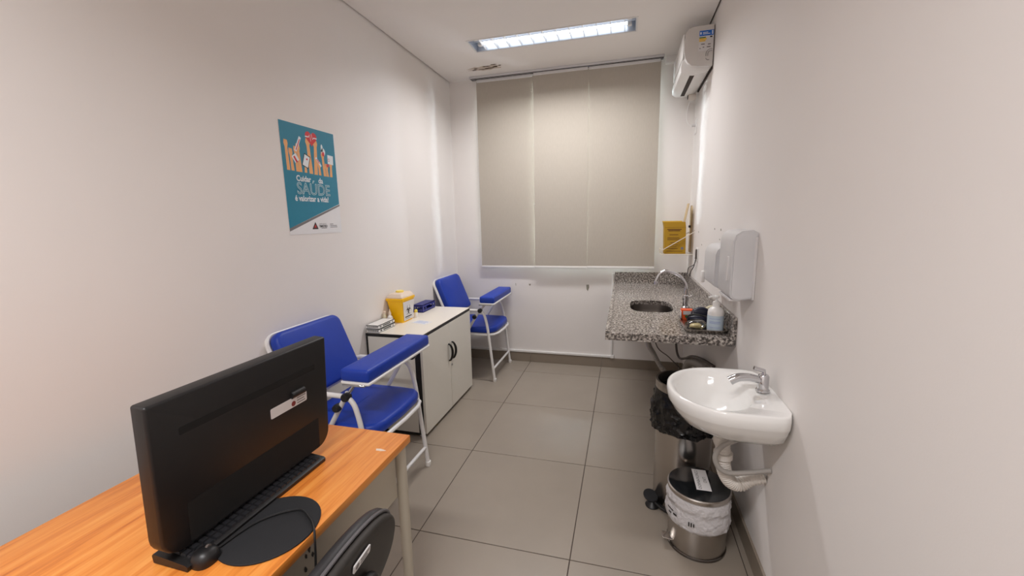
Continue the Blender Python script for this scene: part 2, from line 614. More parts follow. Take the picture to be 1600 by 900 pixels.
# walls
wall_left = struct(obj('wall_left', B(XL - 0.12, XL, YF - 0.12, 0.16, -0.05, H + 0.25), M['wall'], origin=(XL, 0, 0)))
wall_right = struct(obj('wall_right', B(W, W + 0.12, YF - 0.12, 0.16, -0.05, H + 0.25), M['wall'], origin=(W, 0, 0)))
struct(obj('wall_front', B(XL, W, YF - 0.12, YF, -0.05, H + 0.25), M['wall'], origin=(0, YF, 0)))
OX0, OX1, OZ0, OZ1 = 0.298, 1.963, 1.03, 2.74
bm = new_bm()
box(bm, XL, OX0, 0, 0.15, -0.05, H + 0.25)
box(bm, OX1, W, 0, 0.15, -0.05, H + 0.25)
box(bm, OX0, OX1, 0, 0.15, -0.05, OZ0)
box(bm, OX0, OX1, 0, 0.15, OZ1, H + 0.25)
wall_back = struct(obj('wall_back', bm, M['wall'], origin=(0, 0, 0)))
WB = ((0, 0, 0), (1, 0, 0), (0, 0, 1))        # faces -Y
def wall_mark(name, poly, m, fr, parent):
    obj(name, PR(poly, fr, 0.0, 0.0012), m, parent, flat=True)
wall_mark('paint_chip', [(1.352, 0.835), (1.378, 0.838), (1.381, 0.81), (1.368, 0.77), (1.356, 0.79)], M['plaster_grey'], WB, wall_back)
wall_mark('paint_chip', [(0.628, 0.835), (0.634, 0.835), (0.634, 0.808), (0.63, 0.812)], M['plaster_grey'], WB, wall_back)
wall_mark('paint_chip', [(0.768, 0.832), (0.792, 0.833), (0.785, 0.813), (0.776, 0.816)], M['plaster_grey'], WB, wall_back)
WR = ((W, 0, 0), (0, -1, 0), (0, 0, 1))       # faces -X
for (yy, zz, s) in ((0.32, 1.365, 0.006), (0.52, 1.36, 0.007), (1.12, 1.40, 0.008), (1.3, 1.40, 0.009), (0.68, 1.27, 0.007), (1.28, 1.34, 0.006), (0.4, 1.14, 0.005)):
    wall_mark('screw_hole', ellipse(yy, zz, s, s * 0.8, 10), M['plaster_grey'], WR, wall_right)

# baseboards of cut floor tile
def baseboard(name, pts, along, m=M['base_tile']):
    root = None
    for k in range(len(pts) - 1):
        a, b = pts[k] + 0.0015, pts[k + 1] - 0.0015
        if along == 'X':
            bm = B(a, b, -0.01, 0.0, 0.0, 0.0969, 0.0008, 1)
        elif along == 'L':
            bm = B(XL, XL + 0.01, a, b, 0.0, 0.0969, 0.0008, 1)
        else:
            bm = B(W - 0.01, W, a, b, 0.0, 0.0969, 0.0008, 1)
        if root is None:
            root = struct(obj(name, bm, m, origin=(pts[0], 0, 0) if along == 'X' else ((XL if along == 'L' else W), pts[0], 0)))
        else:
            obj('tile', bm, m, root)
baseboard('baseboard_back', [XL + 0.01] + xs[1:-1] + [W - 0.01], 'X')
baseboard('baseboard_left', ys, 'L')
baseboard('baseboard_right', ys, 'R')

# white box along the ceiling edge of the back wall, beside the air conditioner
struct(obj('ceiling_edge_box', B(2.015, W, -0.05, 0.0, H - 0.055, H, 0.002, 1), M['white_plastic']))

# window behind the blinds
win = struct(obj('window_1', B(OX0, OX1, 0.05, 0.1, OZ0, OZ0 + 0.04), M['window_white'], origin=(OX0, 0.05, OZ0)))
for args in ((OX0, OX1, OZ1 - 0.04, OZ1), (OX0, OX0 + 0.04, OZ0 + 0.04, OZ1 - 0.04), (OX1 - 0.04, OX1, OZ0 + 0.04, OZ1 - 0.04),
             (0.85, 0.89, OZ0 + 0.04, OZ1 - 0.04), (1.39, 1.43, OZ0 + 0.04, OZ1 - 0.04)):
    obj('frame_bar', B(args[0], args[1], 0.05, 0.1, args[2], args[3], 0.003, 1), M['window_white'], win)
for (a, b) in ((OX0 + 0.04, 0.85), (0.89, 1.39), (1.43, OX1 - 0.04)):
    obj('pane', B(a, b, 0.073, 0.077, OZ0 + 0.04, OZ1 - 0.04), M['glass'], win)

# ------------------------------------------------------------------ ceiling lamps
def lamp(y0, y1, power, label):
    t = thing('ceiling_light', label, 'light', ((LX0 + LX1) / 2, (y0 + y1) / 2, H), 'recessed ceiling lights')
    d = 0.075
    # trim frame around the opening
    bm = new_bm(); fw = 0.012
    box(bm, LX0 - fw, LX1 + fw, y0 - fw, y0, H - 0.004, H); box(bm, LX0 - fw, LX1 + fw, y1, y1 + fw, H - 0.004, H)
    box(bm, LX0 - fw, LX0, y0, y1, H - 0.004, H); box(bm, LX1, LX1 + fw, y0, y1, H - 0.004, H)
    obj('frame', bm, M['white_metal'], t)
    # trough
    bm = new_bm(); w = 0.004
    box(bm, LX0, LX1, y0, y0 + w, H, H + d); box(bm, LX0, LX1, y1 - w, y1, H, H + d)
    box(bm, LX0, LX0 + w, y0, y1, H, H + d); box(bm, LX1 - w, LX1, y0, y1, H, H + d)
    box(bm, LX0, LX1, y0, y1, H + d, H + d + w)
    # ridge between the two tubes
    ym = (y0 + y1) / 2
    prism(bm, [(-0.018, 0), (0.018, 0), (0.0, -0.05)], ((LX0 + w, ym, H + d), (0, 1, 0), (0, 0, 1)), 0, LX1 - LX0 - 2 * w)
    obj('reflector', bm, M['reflector'], t)
    for s in (-1, 1):
        yt = ym + s * 0.056
        obj('fluorescent_tube', LA([(0.0165, 0), (0.0165, LX1 - LX0 - 0.12)], (LX0 + 0.06, yt, H + 0.045), 14, 'X'), M['tube'], t)
        for xe in (LX0 + 0.03, LX1 - 0.06):
            obj('lamp_holder', B(xe, xe + 0.03, yt - 0.018, yt + 0.018, H + 0.02, H + d, 0.002, 1), M['white_plastic'], t)
    nb = 12
    for k in range(nb):
        x = LX0 + 0.08 + (LX1 - LX0 - 0.16) * k / (nb - 1)
        obj('louver_blade', B(x - 0.0015, x + 0.0015, y0 + w, y1 - w, H + 0.004, H + 0.03), M['white_metal'], t)
    ld = bpy.data.lights.new('tube_light', 'AREA')
    ld.shape = 'RECTANGLE'
    ld.size = LX1 - LX0 - 0.1
    ld.size_y = y1 - y0 - 0.05
    ld.energy = power
    ld.color = LAMP_COLOR
    ld.spread = LAMP_SPREAD
    lo = bpy.data.objects.new('tube_light', ld)
    COL.objects.link(lo)
    lo.parent = t
    lo.location = (0, 0, 0.002)
    return t
lamp(*LAMPS[0], LAMP_POWER, 'lit recessed two-tube fluorescent fitting with white louvers, above the window blinds')
lamp(*LAMPS[1], LAMP_POWER_REAR, 'recessed two-tube fluorescent fitting at the door end of the ceiling')

# ------------------------------------------------------------------ blinds
tr = thing('blind_track', 'long grey aluminium blind track fixed along the ceiling above the window', 'track', (1.11, -0.06, 2.80))
obj('rail', B(0.235, 1.998, -0.105, -0.02, 2.822, H, 0.003, 1), M['rail'], tr)
for yy in (-0.042, -0.064, -0.086):
    obj('groove', B(0.24, 1.993, yy - 0.003, yy + 0.003, 2.819, 2.8225), M['dark_gap'], tr)
def blind(x0, x1, y, z0, label):
    t = thing('panel_blind', label, 'blind', ((x0 + x1) / 2, y, z0), 'panel blinds over the window')
    obj('fabric', B(x0, x1, y - 0.001, y + 0.001, z0 + 0.018, 2.808), M['blind'], t)
    obj('bottom_bar', B(x0, x1, y - 0.005, y + 0.005, z0, z0 + 0.022, 0.003, 2), M['white_plastic'], t)
    obj('carrier_bar', B(x0 + 0.004, x1 - 0.006, y - 0.006, y + 0.006, 2.796, 2.821, 0.002, 1), M['white_metal'], t)
    return t
blind(0.285, 0.846, -0.042, 1.0, 'beige fabric panel blind above the far blue chair, nearest the poster wall')
blind(0.852, 1.362, -0.068, 1.004, 'beige fabric panel blind in the middle of the three')
blind(1.358, 1.976, -0.060, 1.006, 'wide beige fabric panel blind above the granite sink, beside the yellow box')

# ------------------------------------------------------------------ cable raceway on the back wall
rw = thing('cable_raceway', 'white plastic cable channel running above the skirting and up beside the granite counter', 'raceway', (0.8, 0, 0.1))
obj('channel', B(0.0, 1.628, -0.016, 0, 0.103, 0.124, 0.002, 1), M['white_plastic'], rw)
obj('channel', B(1.598, 1.616, -0.016, 0, 0.124, 0.95, 0.002, 1), M['white_plastic'], rw)
obj('corner_piece', B(1.594, 1.632, -0.019, 0, 0.1, 0.13, 0.002, 1), M['white_plastic'], rw)

# ------------------------------------------------------------------ poster
PF = ((XL, 0, 0), (0, 1, 0), (0, 0, 1))
PY0, PY1, PZ0, PZ1 = -2.242, -1.823, 1.43, 2.018
po = thing('poster', 'teal health campaign poster with raised hands and a red heart on the white wall', 'poster', (XL, (PY0 + PY1) / 2, PZ0))
obj('sheet', PR([(PY0, PZ0), (PY1, PZ0), (PY1, PZ1), (PY0, PZ1)], PF, 0.0005, 0.0015), M['paper'], po, flat=True)
def ink(poly, m, layer, name='print'):
    return obj(name, PR(poly, PF, 0.0015 + 0.0002 * layer, 0.0016 + 0.0002 * layer), m, po, flat=True)
ink([(PY0, 1.448), (PY1, 1.592), (PY1, 1.602), (PY0, 1.464)], M['grey_ink'], 1, 'grey_stripe')
ink([(PY0, 1.464), (PY1 - 0.003, 1.604), (PY1 - 0.003, PZ1), (PY0, PZ1)], M['teal'], 2, 'teal_field')
# raised forearms: (foot y, foot z, hand y, hand z, width)
ARMS = [(-2.142, 1.768, -2.146, 1.875, 0.02), (-2.12, 1.768, -2.126, 1.89, 0.024), (-2.082, 1.768, -2.08, 1.81, 0.02), (-2.04, 1.766, -2.047, 1.93, 0.028),
        (-2.003, 1.764, -1.99, 1.93, 0.028), (-1.97, 1.764, -1.972, 1.815, 0.02), (-1.929, 1.762, -1.936, 1.875, 0.022), (-1.905, 1.762, -1.91, 1.81, 0.02), (-1.876, 1.762, -1.872, 1.83, 0.022),
        (-2.175, 1.77, -2.18, 1.86, 0.022), (-2.205, 1.77, -2.208, 1.90, 0.022)]
for (y0, z0, y1, z1, w) in ARMS:
    h = w / 2
    ink([(y0 - h, z0), (y0 + h, z0), (y1 + h * 0.8, z1 - 0.012), (y1 + h * 1.25, z1 + 0.005), (y1 + h, z1 + 0.024), (y1 - h, z1 + 0.026), (y1 - h * 1.3, z1 + 0.006), (y1 - h * 0.8, z1 - 0.012)], M['skin_ink'], 3, 'forearm')
# heart
hp = []
for k in range(36):
    t = 2 * pi * k / 36
    hx = 16 * sin(t) ** 3
    hz = 13 * cos(t) - 5 * cos(2 * t) - 2 * cos(3 * t) - cos(4 * t)
    hp.append((-2.018 - hx * 0.0028, 1.962 + hz * 0.0028))
ink(hp, M['red_ink'], 5, 'heart')
pulse = [(-2.064, 1.966), (-2.036, 1.966), (-2.03, 1.978), (-2.022, 1.945), (-2.014, 1.985), (-2.006, 1.958), (-1.999, 1.966), (-1.972, 1.966)]
pp = [(a, b + 0.0028) for a, b in pulse] + [(a, b - 0.0028) for a, b in reversed(pulse)]
ink(pp, M['white_ink'], 6, 'pulse_line')
def quad(cx, cz, w, h, rot):
    c, s = cos(rot), sin(rot)
    return [(cx + c * a - s * b, cz + s * a + c * b) for a, b in ((-w, -h), (w, -h), (w, h), (-w, h))]
ink(quad(-2.124, 1.915, 0.008, 0.045, -0.5), M['white_ink'], 4, 'thermometer')
ink(quad(-2.124, 1.912, 0.003, 0.034, -0.5), M['red_ink'], 5, 'thermometer_column')
ink(quad(-2.072, 1.832, 0.024, 0.036, -0.35), M['ink'], 4, 'clipboard')
ink(quad(-2.072, 1.832, 0.020, 0.031, -0.35), M['white_ink'], 5, 'clipboard_sheet')
ink(quad(-2.066, 1.842, 0.005, 0.005, -0.35), M['red_ink'], 6, 'clipboard_cross')
ink(quad(-2.15, 1.838, 0.018, 0.02, 0.6), M['white_ink'], 4, 'kit')
ink(quad(-2.15, 1.832, 0.006, 0.018, 0.6), M['red_ink'], 5, 'kit_band')
ink(ellipse(-1.938, 1.92, 0.008, 0.022, 14), M['white_ink'], 4, 'bottle')
ink(ellipse(-1.928, 1.9, 0.016, 0.022, 16), M['white_ink'], 4, 'pill_cup')
ink(ellipse(-1.930, 1.888, 0.010, 0.013, 14), M['red_ink'], 5, 'cup_mark')
ink(quad(-1.872, 1.862, 0.024, 0.026, -0.06), M['white_ink'], 4, 'note')
ink(ellipse(-1.886, 1.86, 0.0075, 0.0095, 16), M['red_ink'], 5, 'note_mark')
ink(ellipse(-1.886, 1.86, 0.005, 0.0065, 16), M['white_ink'], 6, 'note_mark_centre')
ink(quad(-1.9, 1.826, 0.010, 0.008, 0.2), M['red_ink'], 5, 'swab')
ink(quad(-1.975, 1.838, 0.006, 0.03, 0.7), M['white_ink'], 4, 'syringe')
ink(quad(-1.978, 1.842, 0.003, 0.015, 0.7), M['red_ink'], 5, 'syringe_band')
def ptext(s, size, m, y, z, **k):
    lettering(s, size, m, po, ((XL + 0.003, y, z), (0, 1, 0), (0, 0, 1)), **k)
ptext('Cuidar', 0.043, M['white_ink'], -2.160, 1.719, bold=0.0012, xs=0.92)
ptext('da', 0.043, M['white_ink'], -1.992, 1.718, bold=0.0012, xs=0.92)
ptext('SAÚDE', 0.088, M['outline_ink'], -2.163, 1.650, outline=0.002, xs=0.97)
ptext('é valorizar a vida!', 0.043, M['white_ink'], -2.183, 1.612, bold=0.0012, xs=0.865)
ink([(-2.075, 1.456), (-2.026, 1.456), (-2.0475, 1.497)], M['ink'], 3, 'logo_triangle')
ink([(-2.066, 1.4615), (-2.035, 1.4615), (-2.0485, 1.487)], M['dark_red_ink'], 4, 'logo_centre')
ink([(-2.056, 1.466), (-2.043, 1.466), (-2.049, 1.481)], M['red_ink'], 5, 'logo_point')
ptext('PREFEITURA DE', 0.0085, M['grey_ink'], -2.018, 1.482)
ptext('TIMÓTEO', 0.0165, M['ink'], -2.018, 1.466, bold=0.0004, xs=0.93)
for (y0, y1, z) in ((-2.0, -1.955, 1.459), (-1.925, -1.897, 1.481), (-1.925, -1.864, 1.472), (-1.925, -1.862, 1.463)):
    ink([(y0, z), (y1, z), (y1, z + 0.0035), (y0, z + 0.0035)], M['grey_ink'], 3, 'small_print')

# ------------------------------------------------------------------ air conditioner
AY0, AY1 = -0.745, -0.13
ac = thing('air_conditioner', 'white split air conditioner with label stickers high on the wall by the blinds', 'air conditioner', (W, (AY0 + AY1) / 2, 2.5))
AF = ((0, AY0, 0), (1, 0, 0), (0, 0, 1))     # faces -Y
prof = [(2.264, 2.772), (2.13, 2.768), (2.10, 2.757), (2.086, 2.735), (2.078, 2.68), (2.078, 2.62), (2.088, 2.575), (2.104, 2.545), (2.132, 2.522), (2.17, 2.514), (2.264, 2.510)]
bm = new_bm()
prism(bm, prof, ((0, AY1, 0), (1, 0, 0), (0, 0, 1)), 0, AY1 - AY0)
obj('body', bm, M['white_plastic'], ac)
capp = inset(prof[::-1], 0.004)
obj('end_cap', PR(prof, AF, 0.0, 0.006), mat('ac_end_grey', (206, 202, 198), 0.4), ac)
low = [(2.264, 2.510), (2.17, 2.514), (2.132, 2.522), (2.104, 2.545), (2.088, 2.575), (2.073, 2.57), (2.066, 2.53), (2.068, 2.495), (2.09, 2.476), (2.15, 2.470), (2.235, 2.482)]
obj('lower_housing', PR(low, ((0, AY1, 0), (1, 0, 0), (0, 0, 1)), 0, AY1 - AY0 - 0.03), M['white_plastic'], ac)
obj('front_panel', B(2.0705, 2.079, AY0 + 0.01, AY1 - 0.01, 2.585, 2.735, 0.003, 2), M['white_plastic'], ac)
obj('air_outlet', B(2.128, 2.158, AY0 + 0.05, AY1 - 0.05, 2.4685, 2.4735), M['dark_gap'], ac)
obj('back_plate', B(2.262, W, AY0 + 0.02, AY1 - 0.02, 2.495, 2.775), M['dark_gap'], ac)
def acs(x0, x1, z0, z1, m, d, name):
    return obj(name, PR([(x0, z0), (x1, z0), (x1, z1), (x0, z1)], AF, 0.006 + d, 0.0066 + d), m, ac, flat=True)
acs(2.170, 2.264, 2.607, 2.738, M['label_white'], 0.0, 'energy_label')
acs(2.172, 2.262, 2.703, 2.737, M['label_blue'], 0.0008, 'label_header')
acs(2.172, 2.213, 2.690, 2.696, M['green_ink'], 0.0008, 'label_bar')
acs(2.172, 2.218, 2.678, 2.689, M['label_yellow'], 0.0008, 'label_bar')
acs(2.172, 2.212, 2.668, 2.676, M['label_yellow'], 0.0008, 'label_bar')
acs(2.240, 2.254, 2.690, 2.698, M['ink'], 0.0008, 'label_mark')
for (x0, x1, z) in ((2.185, 2.208, 2.648), (2.228, 2.246, 2.645), (2.196, 2.206, 2.628), (2.222, 2.246, 2.628), (2.176, 2.183, 2.622)):
    acs(x0, x1, z, z + 0.006, M['grey_ink'], 0.0008, 'small_print')
acs(2.177, 2.185, 2.713, 2.728, M['white_ink'], 0.0014, 'label_figure')
acs(2.250, 2.257, 2.709, 2.733, M['white_ink'], 0.0014, 'label_figure')
for (x0, x1, z) in ((2.194, 2.226, 2.722), (2.194, 2.24, 2.713)):
    acs(x0, x1, z, z + 0.004, M['white_ink'], 0.0014, 'label_line')
# rounded-corner emblem pressed into the end cap
for rr in (0.030, 0.018):
    arc = [V((2.258, AY0 - 0.0075, 2.586 + rr))] + [V((2.249 - rr * sin(a), AY0 - 0.0075, 2.586 + rr * cos(a))) for a in [radians(10 * k) for k in range(10)]] + [V((2.249 - rr, AY0 - 0.0075, 2.572))]
    obj('emblem_line', TB(arc, 0.0015, 5), M['grey_ink'], ac)
arc = [V((2.219, AY0 - 0.0075, 2.560)), V((2.222, AY0 - 0.0075, 2.552)), V((2.229, AY0 - 0.0075, 2.548)), V((2.240, AY0 - 0.0075, 2.547))]
obj('emblem_line', TB(arc, 0.0015, 5), M['grey_ink'], ac)
obj('pipe_stub', LA([(0.024, 0), (0.026, 0.01), (0.026, 0.05), (0.024, 0.06)], (2.19, -0.16, 2.462), 16, 'X'), M['white_pvc'], ac)
obj('pipe_opening', LA([(0.018, 0), (0.018, 0.004)], (2.187, -0.16, 2.462), 14, 'X'), M['cavity'], ac)
oc = thing('wall_outlet', 'small white outlet plate under the air conditioner with a thin cable', 'outlet', (W, -0.115, 2.2))
obj('plate', B(W - 0.008, W, -0.16, -0.08, 2.17, 2.29, 0.002, 1), M['white_plastic'], oc)
obj('plug', LA([(0.012, 0), (0.010, 0.03)], (W - 0.038, -0.125, 2.24), 10, 'X'), M['label_white'], oc)
obj('cable', TB(spline([(2.236, -0.125, 2.24), (2.21, -0.12, 2.25), (2.19, -0.11, 2.31), (2.2, -0.12, 2.40), (2.22, -0.14, 2.46)]), 0.0025, 6), M['white_plastic'], oc)

# ------------------------------------------------------------------ blue collection chairs
def chair(yc, dz, label):
    """Chair with its back to the left wall, facing +X, a padded arm board laid across the front."""
    X0 = XL
    t = thing('collection_chair', label, 'chair', (0.3, yc, 0.0), 'blood collection chairs')
    def P(x, y, z):
        return (x + 0.0, yc + y, z)
    hw = 0.265
    R = 0.0125
    for s in (-1, 1):
        y = s * hw
        pts = fillet([P(0.148, y, 0.672), P(0.478, y, 0.672), P(0.512, y, 0.552), P(0.570, y, 0.022)], 0.075, 7)
        leg = obj('front_leg', TB(pts, R, 12), M['white_metal'], t)
        obj('foot_cap', LA([(0.015, 0), (0.017, 0.004), (0.0165, 0.03)], P(0.572, y, 0.0), 12), M['white_plastic'], leg)
        leg = obj('rear_leg', TB(fillet([P(0.30, y, 0.437), P(0.15, y, 0.437), P(0.035, y, 0.022)], 0.05, 5), R, 12), M['white_metal'], t)
        obj('foot_cap', LA([(0.015, 0), (0.017, 0.004), (0.0165, 0.03)], P(0.033, y, 0.0), 12), M['white_plastic'], leg)
        rod = obj('support_rod', TB([P(0.30, y * 0.975, 0.445), P(0.452, y * 0.975, 0.69)], 0.0125, 10), M['white_metal'], t)
        for (kx, kz, kr) in ((0.395, 0.612, 0.020), (0.450, 0.672, 0.021)):
            if s > 0 and kx < 0.4:
                continue
            kk = new_bm()
            yk = yc + y + (0.008 if s < 0 else 0.0)
            if s > 0:
                kx, kz = 0.515, 0.706
            lathe(kk, [(kr * 0.5, 0.022), (kr * 0.9, 0.018), (kr, 0.006), (kr, -0.012), (kr * 0.8, -0.02)], (kx, yk - 0.012, kz), 14, 'Y')
            obj('clamp_knob', kk, M['black'], t)
    obj('front_rail', TB([P(0.560, -hw, 0.122), P(0.560, hw, 0.122)], 0.0105, 10), M['white_metal'], t)
    obj('rear_rail', TB([P(0.085, -hw, 0.2), P(0.085, hw, 0.2)], 0.009, 10), M['white_metal'], t)
    # telescopic post under the arm board
    obj('telescopic_post', TB([P(0.445, -hw * 0.975, 0.668), P(0.49, -hw * 0.94, dz - 0.082)], 0.009, 10), M['chrome'], t)
    obj('post_plate', B(0.44, 0.56, yc - hw * 0.94 - 0.03, yc - hw * 0.94 + 0.03, dz - 0.084, dz - 0.074, 0.002, 1), M['chrome'], t)
    obj('post_plate', B(0.47, 0.55, yc + hw * 0.94 - 0.02, yc + hw * 0.94 + 0.02, dz - 0.084, dz - 0.074, 0.002, 1), M['black'], t)
    # seat
    so = []
    for k in range(9):
        a = -pi / 2 + pi * k / 8
        so.append((0.44 + 0.148 * max(0, cos(a)) ** 0.55, yc + 0.250 * math.copysign(abs(sin(a)) ** 0.5, sin(a))))
    so += [(0.13, yc + 0.25), (0.115, yc + 0.235), (0.115, yc - 0.235), (0.13, yc - 0.25)]
    obj('seat', PL(so, ((0, 0, 0.452), (1, 0, 0), (0, 1, 0)), 0.062, 0.024, 0.012), M['vinyl'], t)
    obj('seat_frame', TB([(x, y, 0.442) for x, y in inset(so, -0.006)], 0.011, 8, True), M['white_metal'], t)
    # backrest, leaning back towards the wall
    up = V((-0.135, 0, 0.335)).normalized()
    bo = V((0.165, yc, 0.605))
    fr = (bo - V((0.0, 0, 0)), (0, 1, 0), up)           # normal = Y x up = forward (+X)
    outl = rrect(-0.243, 0.243, 0.0, 0.37, [0.055, 0.055, 0.03, 0.03], 6)
    nn = V((0, 1, 0)).cross(up)
    fr2 = (bo - nn * 0.048, (0, 1, 0), up)
    obj('backrest', PL(outl, fr2, 0.062, 0.022, 0.008), M['vinyl'], t)
    rim = [V(fr2[0]) + V((0, 1, 0)) * a + up * b - nn * 0.004 for a, b in inset(outl, -0.004)]
    obj('back_frame', TB(rim, 0.0125, 8, True), M['white_metal'], t)
    for s in (-1, 1):
        obj('back_post', TB([P(0.150, s * 0.235, 0.437), V(fr2[0]) + V((0, s * 0.235, 0)) + up * 0.05 - nn * 0.004], 0.012, 10), M['white_metal'], t)
        obj('arm_link', TB([P(0.150, s * hw, 0.672), V(fr2[0]) + V((0, s * 0.243, 0)) + up * 0.08 - nn * 0.002], 0.011, 8), M['white_metal'], t)
    return t

def arm_board(t, x0, x1, y0, y1, z):
    bd = rrect(x0, x1, y0, y1, 0.012, 3)
    obj('arm_board', PL(bd, ((0, 0, z - 0.074), (1, 0, 0), (0, 1, 0)), 0.014, 0.005), M['white_plastic'], t)
    bd = rrect(x0 + 0.001, x1 - 0.004, y0 + 0.002, y1 - 0.002, 0.014, 4)
    obj('arm_pad', PL(bd, ((0, 0, z - 0.062), (1, 0, 0), (0, 1, 0)), 0.062, 0.016, 0.003), M['vinyl'], t)

c1 = chair(-2.23, 0.815, 'blue padded blood collection chair between the wooden desk and the white cabinet')
arm_board(c1, 0.432, 0.590, -2.512, -1.888, 0.815)
c2 = chair(-0.34, 0.805, 'blue padded blood collection chair in the corner by the window, beyond the cabinet')
arm_board(c2, 0.450, 0.594, -0.625, -0.035, 0.805)

# ------------------------------------------------------------------ cabinet
CX1, CY0, CY1, CZ = 0.415, -1.668, -0.775, 0.735
cx0 = XL + 0.004
cb = thing('low_cabinet', 'low white two-door cabinet with black edges standing between the two blue chairs', 'cabinet', (0.2, -1.22, 0))
obj('side_panel', B(cx0, 0.392, CY0, CY0 + 0.018, 0.03, CZ - 0.026), M['laminate'], cb)
obj('side_panel', B(cx0, 0.392, CY1 - 0.018, CY1, 0.03, CZ - 0.026), M['laminate'], cb)
obj('back_panel', B(cx0, cx0 + 0.012, CY0 + 0.018, CY1 - 0.018, 0.03, CZ - 0.026), M['laminate'], cb)
obj('bottom_panel', B(cx0 + 0.012, 0.392, CY0 + 0.018, CY1 - 0.018, 0.03, 0.05), M['laminate'], cb)
bm = new_bm()
box(bm, 0.358, 0.395, CY0 - 0.0015, CY0 + 0.02, 0.03, CZ - 0.026)
box(bm, cx0, cx0 + 0.014, CY0 - 0.0015, CY0, 0.03, CZ - 0.026)
box(bm, 0.392, 0.396, CY0, CY1, 0.03, CZ - 0.026)
obj('edge_strip', bm, M['black'], cb)
top = obj('top_edge', B(cx0, CX1 - 0.0015, CY0 - 0.002, CY1 + 0.004, CZ - 0.024, CZ - 0.003), M['black'], cb)
obj('top_panel', B(cx0, CX1 - 0.002, CY0 - 0.0015, CY1 + 0.0035, CZ - 0.004, CZ, 0.001, 1), M['laminate_top'], cb)
obj('plinth', B(cx0, 0.395, CY0 + 0.004, CY1 - 0.004, 0.012, 0.03), M['black'], cb)
for (a, b) in ((0.06, CY0 + 0.03), (0.36, CY0 + 0.03), (0.06, CY1 - 0.03), (0.36, CY1 - 0.03)):
    obj('foot', LA([(0.016, 0), (0.016, 0.014)], (a, b, 0), 12), M['white_plastic'], cb)
SP = -1.222
def handle(y, parent, s):
    pts = spline([(CX1, y, 0.550), (CX1 + 0.014, y + s * 0.002, 0.544), (CX1 + 0.025, y + s * 0.010, 0.515), (CX1 + 0.028, y + s * 0.012, 0.484), (CX1 + 0.025, y + s * 0.010, 0.452), (CX1 + 0.014, y + s * 0.002, 0.423), (CX1, y, 0.417)], 4)
    n = len(pts)
    obj('handle', TB(pts, [0.005 + 0.005 * sin(pi * k / (n - 1)) for k in range(n)], 10), M['black_gloss'], parent)
d1 = obj('door', B(0.397, CX1, CY0 + 0.001, SP - 0.002, 0.026, CZ - 0.027, 0.001, 1), M['laminate'], cb)
handle(SP - 0.028, d1, 1)
d2 = obj('door', B(0.397, CX1, SP + 0.002, CY1 - 0.001, 0.026, CZ - 0.027, 0.001, 1), M['laminate'], cb)
handle(SP + 0.036, d2, 1)
obj('lock', LA([(0.009, 0), (0.009, 0.006), (0.006, 0.008)], (CX1, SP + 0.018, 0.37), 12, 'X'), M['chrome'], d2)

# ---- on the cabinet: tube racks
def tube_rack(x0, x1, y0, y1, z0, h, m, label, cat, group, nx, ny):
    t = thing('tube_rack', label, cat, ((x0 + x1) / 2, (y0 + y1) / 2, z0), group)
    def plate(za, zb, nm):
        bm = new_bm()
        bw = (x1 - x0) / nx * 0.34
        for k in range(nx + 1):
            x = x0 + (x1 - x0) * k / nx
            box(bm, max(x0, x - bw), min(x1, x + bw), y0, y1, za, zb)
        for k in range(ny + 1):
            y = y0 + (y1 - y0) * k / ny
            box(bm, x0, x1, max(y0, y - bw), min(y1, y + bw), za, zb - 0.0004)
        o = obj(nm, bm, m, t); o['kind'] = 'stuff'
    plate(z0 + h - 0.005, z0 + h, 'top_grid')
    plate(z0 + 0.001, z0 + 0.005, 'bottom_grid')
    # long sides with slots
    for xx in (x0, x1 - 0.003):
        bm = new_bm()
        L = y1 - y0
        zs0, zs1 = z0 + 0.30 * h, z0 + 0.70 * h
        box(bm, xx, xx + 0.003, y0, y1, z0, zs0); box(bm, xx, xx + 0.003, y0, y1, zs1, z0 + h)
        for (a, b) in ((0, 0.08), (0.2, 0.26), (0.76, 0.84), (0.93, 1.0)):
            box(bm, xx, xx + 0.003, y0 + a * L, y0 + b * L, zs0, zs1)
        obj('side_panel', bm, m, t)
    for yy in (y0, y1 - 0.003):
        bm = new_bm()
        Wd = x1 - x0
        box(bm, x0 + 0.003, x1 - 0.003, yy, yy + 0.003, z0, z0 + 0.35 * h); box(bm, x0 + 0.003, x1 - 0.003, yy, yy + 0.003, z0 + 0.72 * h, z0 + h)
        for k in range(7):
            x = x0 + 0.004 + (Wd - 0.01) * k / 6
            box(bm, x, x + 0.003, yy, yy + 0.003, z0 + 0.35 * h, z0 + 0.72 * h)
        obj('end_panel', bm, m, t)
    return t
wr = M['white_plastic']
tube_rack(0.002, 0.098, -1.672, -1.468, CZ, 0.027, wr, 'white slotted test tube rack resting directly on the cabinet, lower of the pair', 'rack', 'white tube racks', 6, 14)
tube_rack(0.000, 0.096, -1.672, -1.468, CZ + 0.027, 0.027, wr, 'white slotted test tube rack stacked on top of another white rack', 'rack', 'white tube racks', 6, 14)
tube_rack(0.012, 0.102, -1.032, -0.808, CZ, 0.064, M['blue_plastic'], 'dark blue slotted test tube rack at the chair end of the cabinet top', 'rack', None, 5, 11)

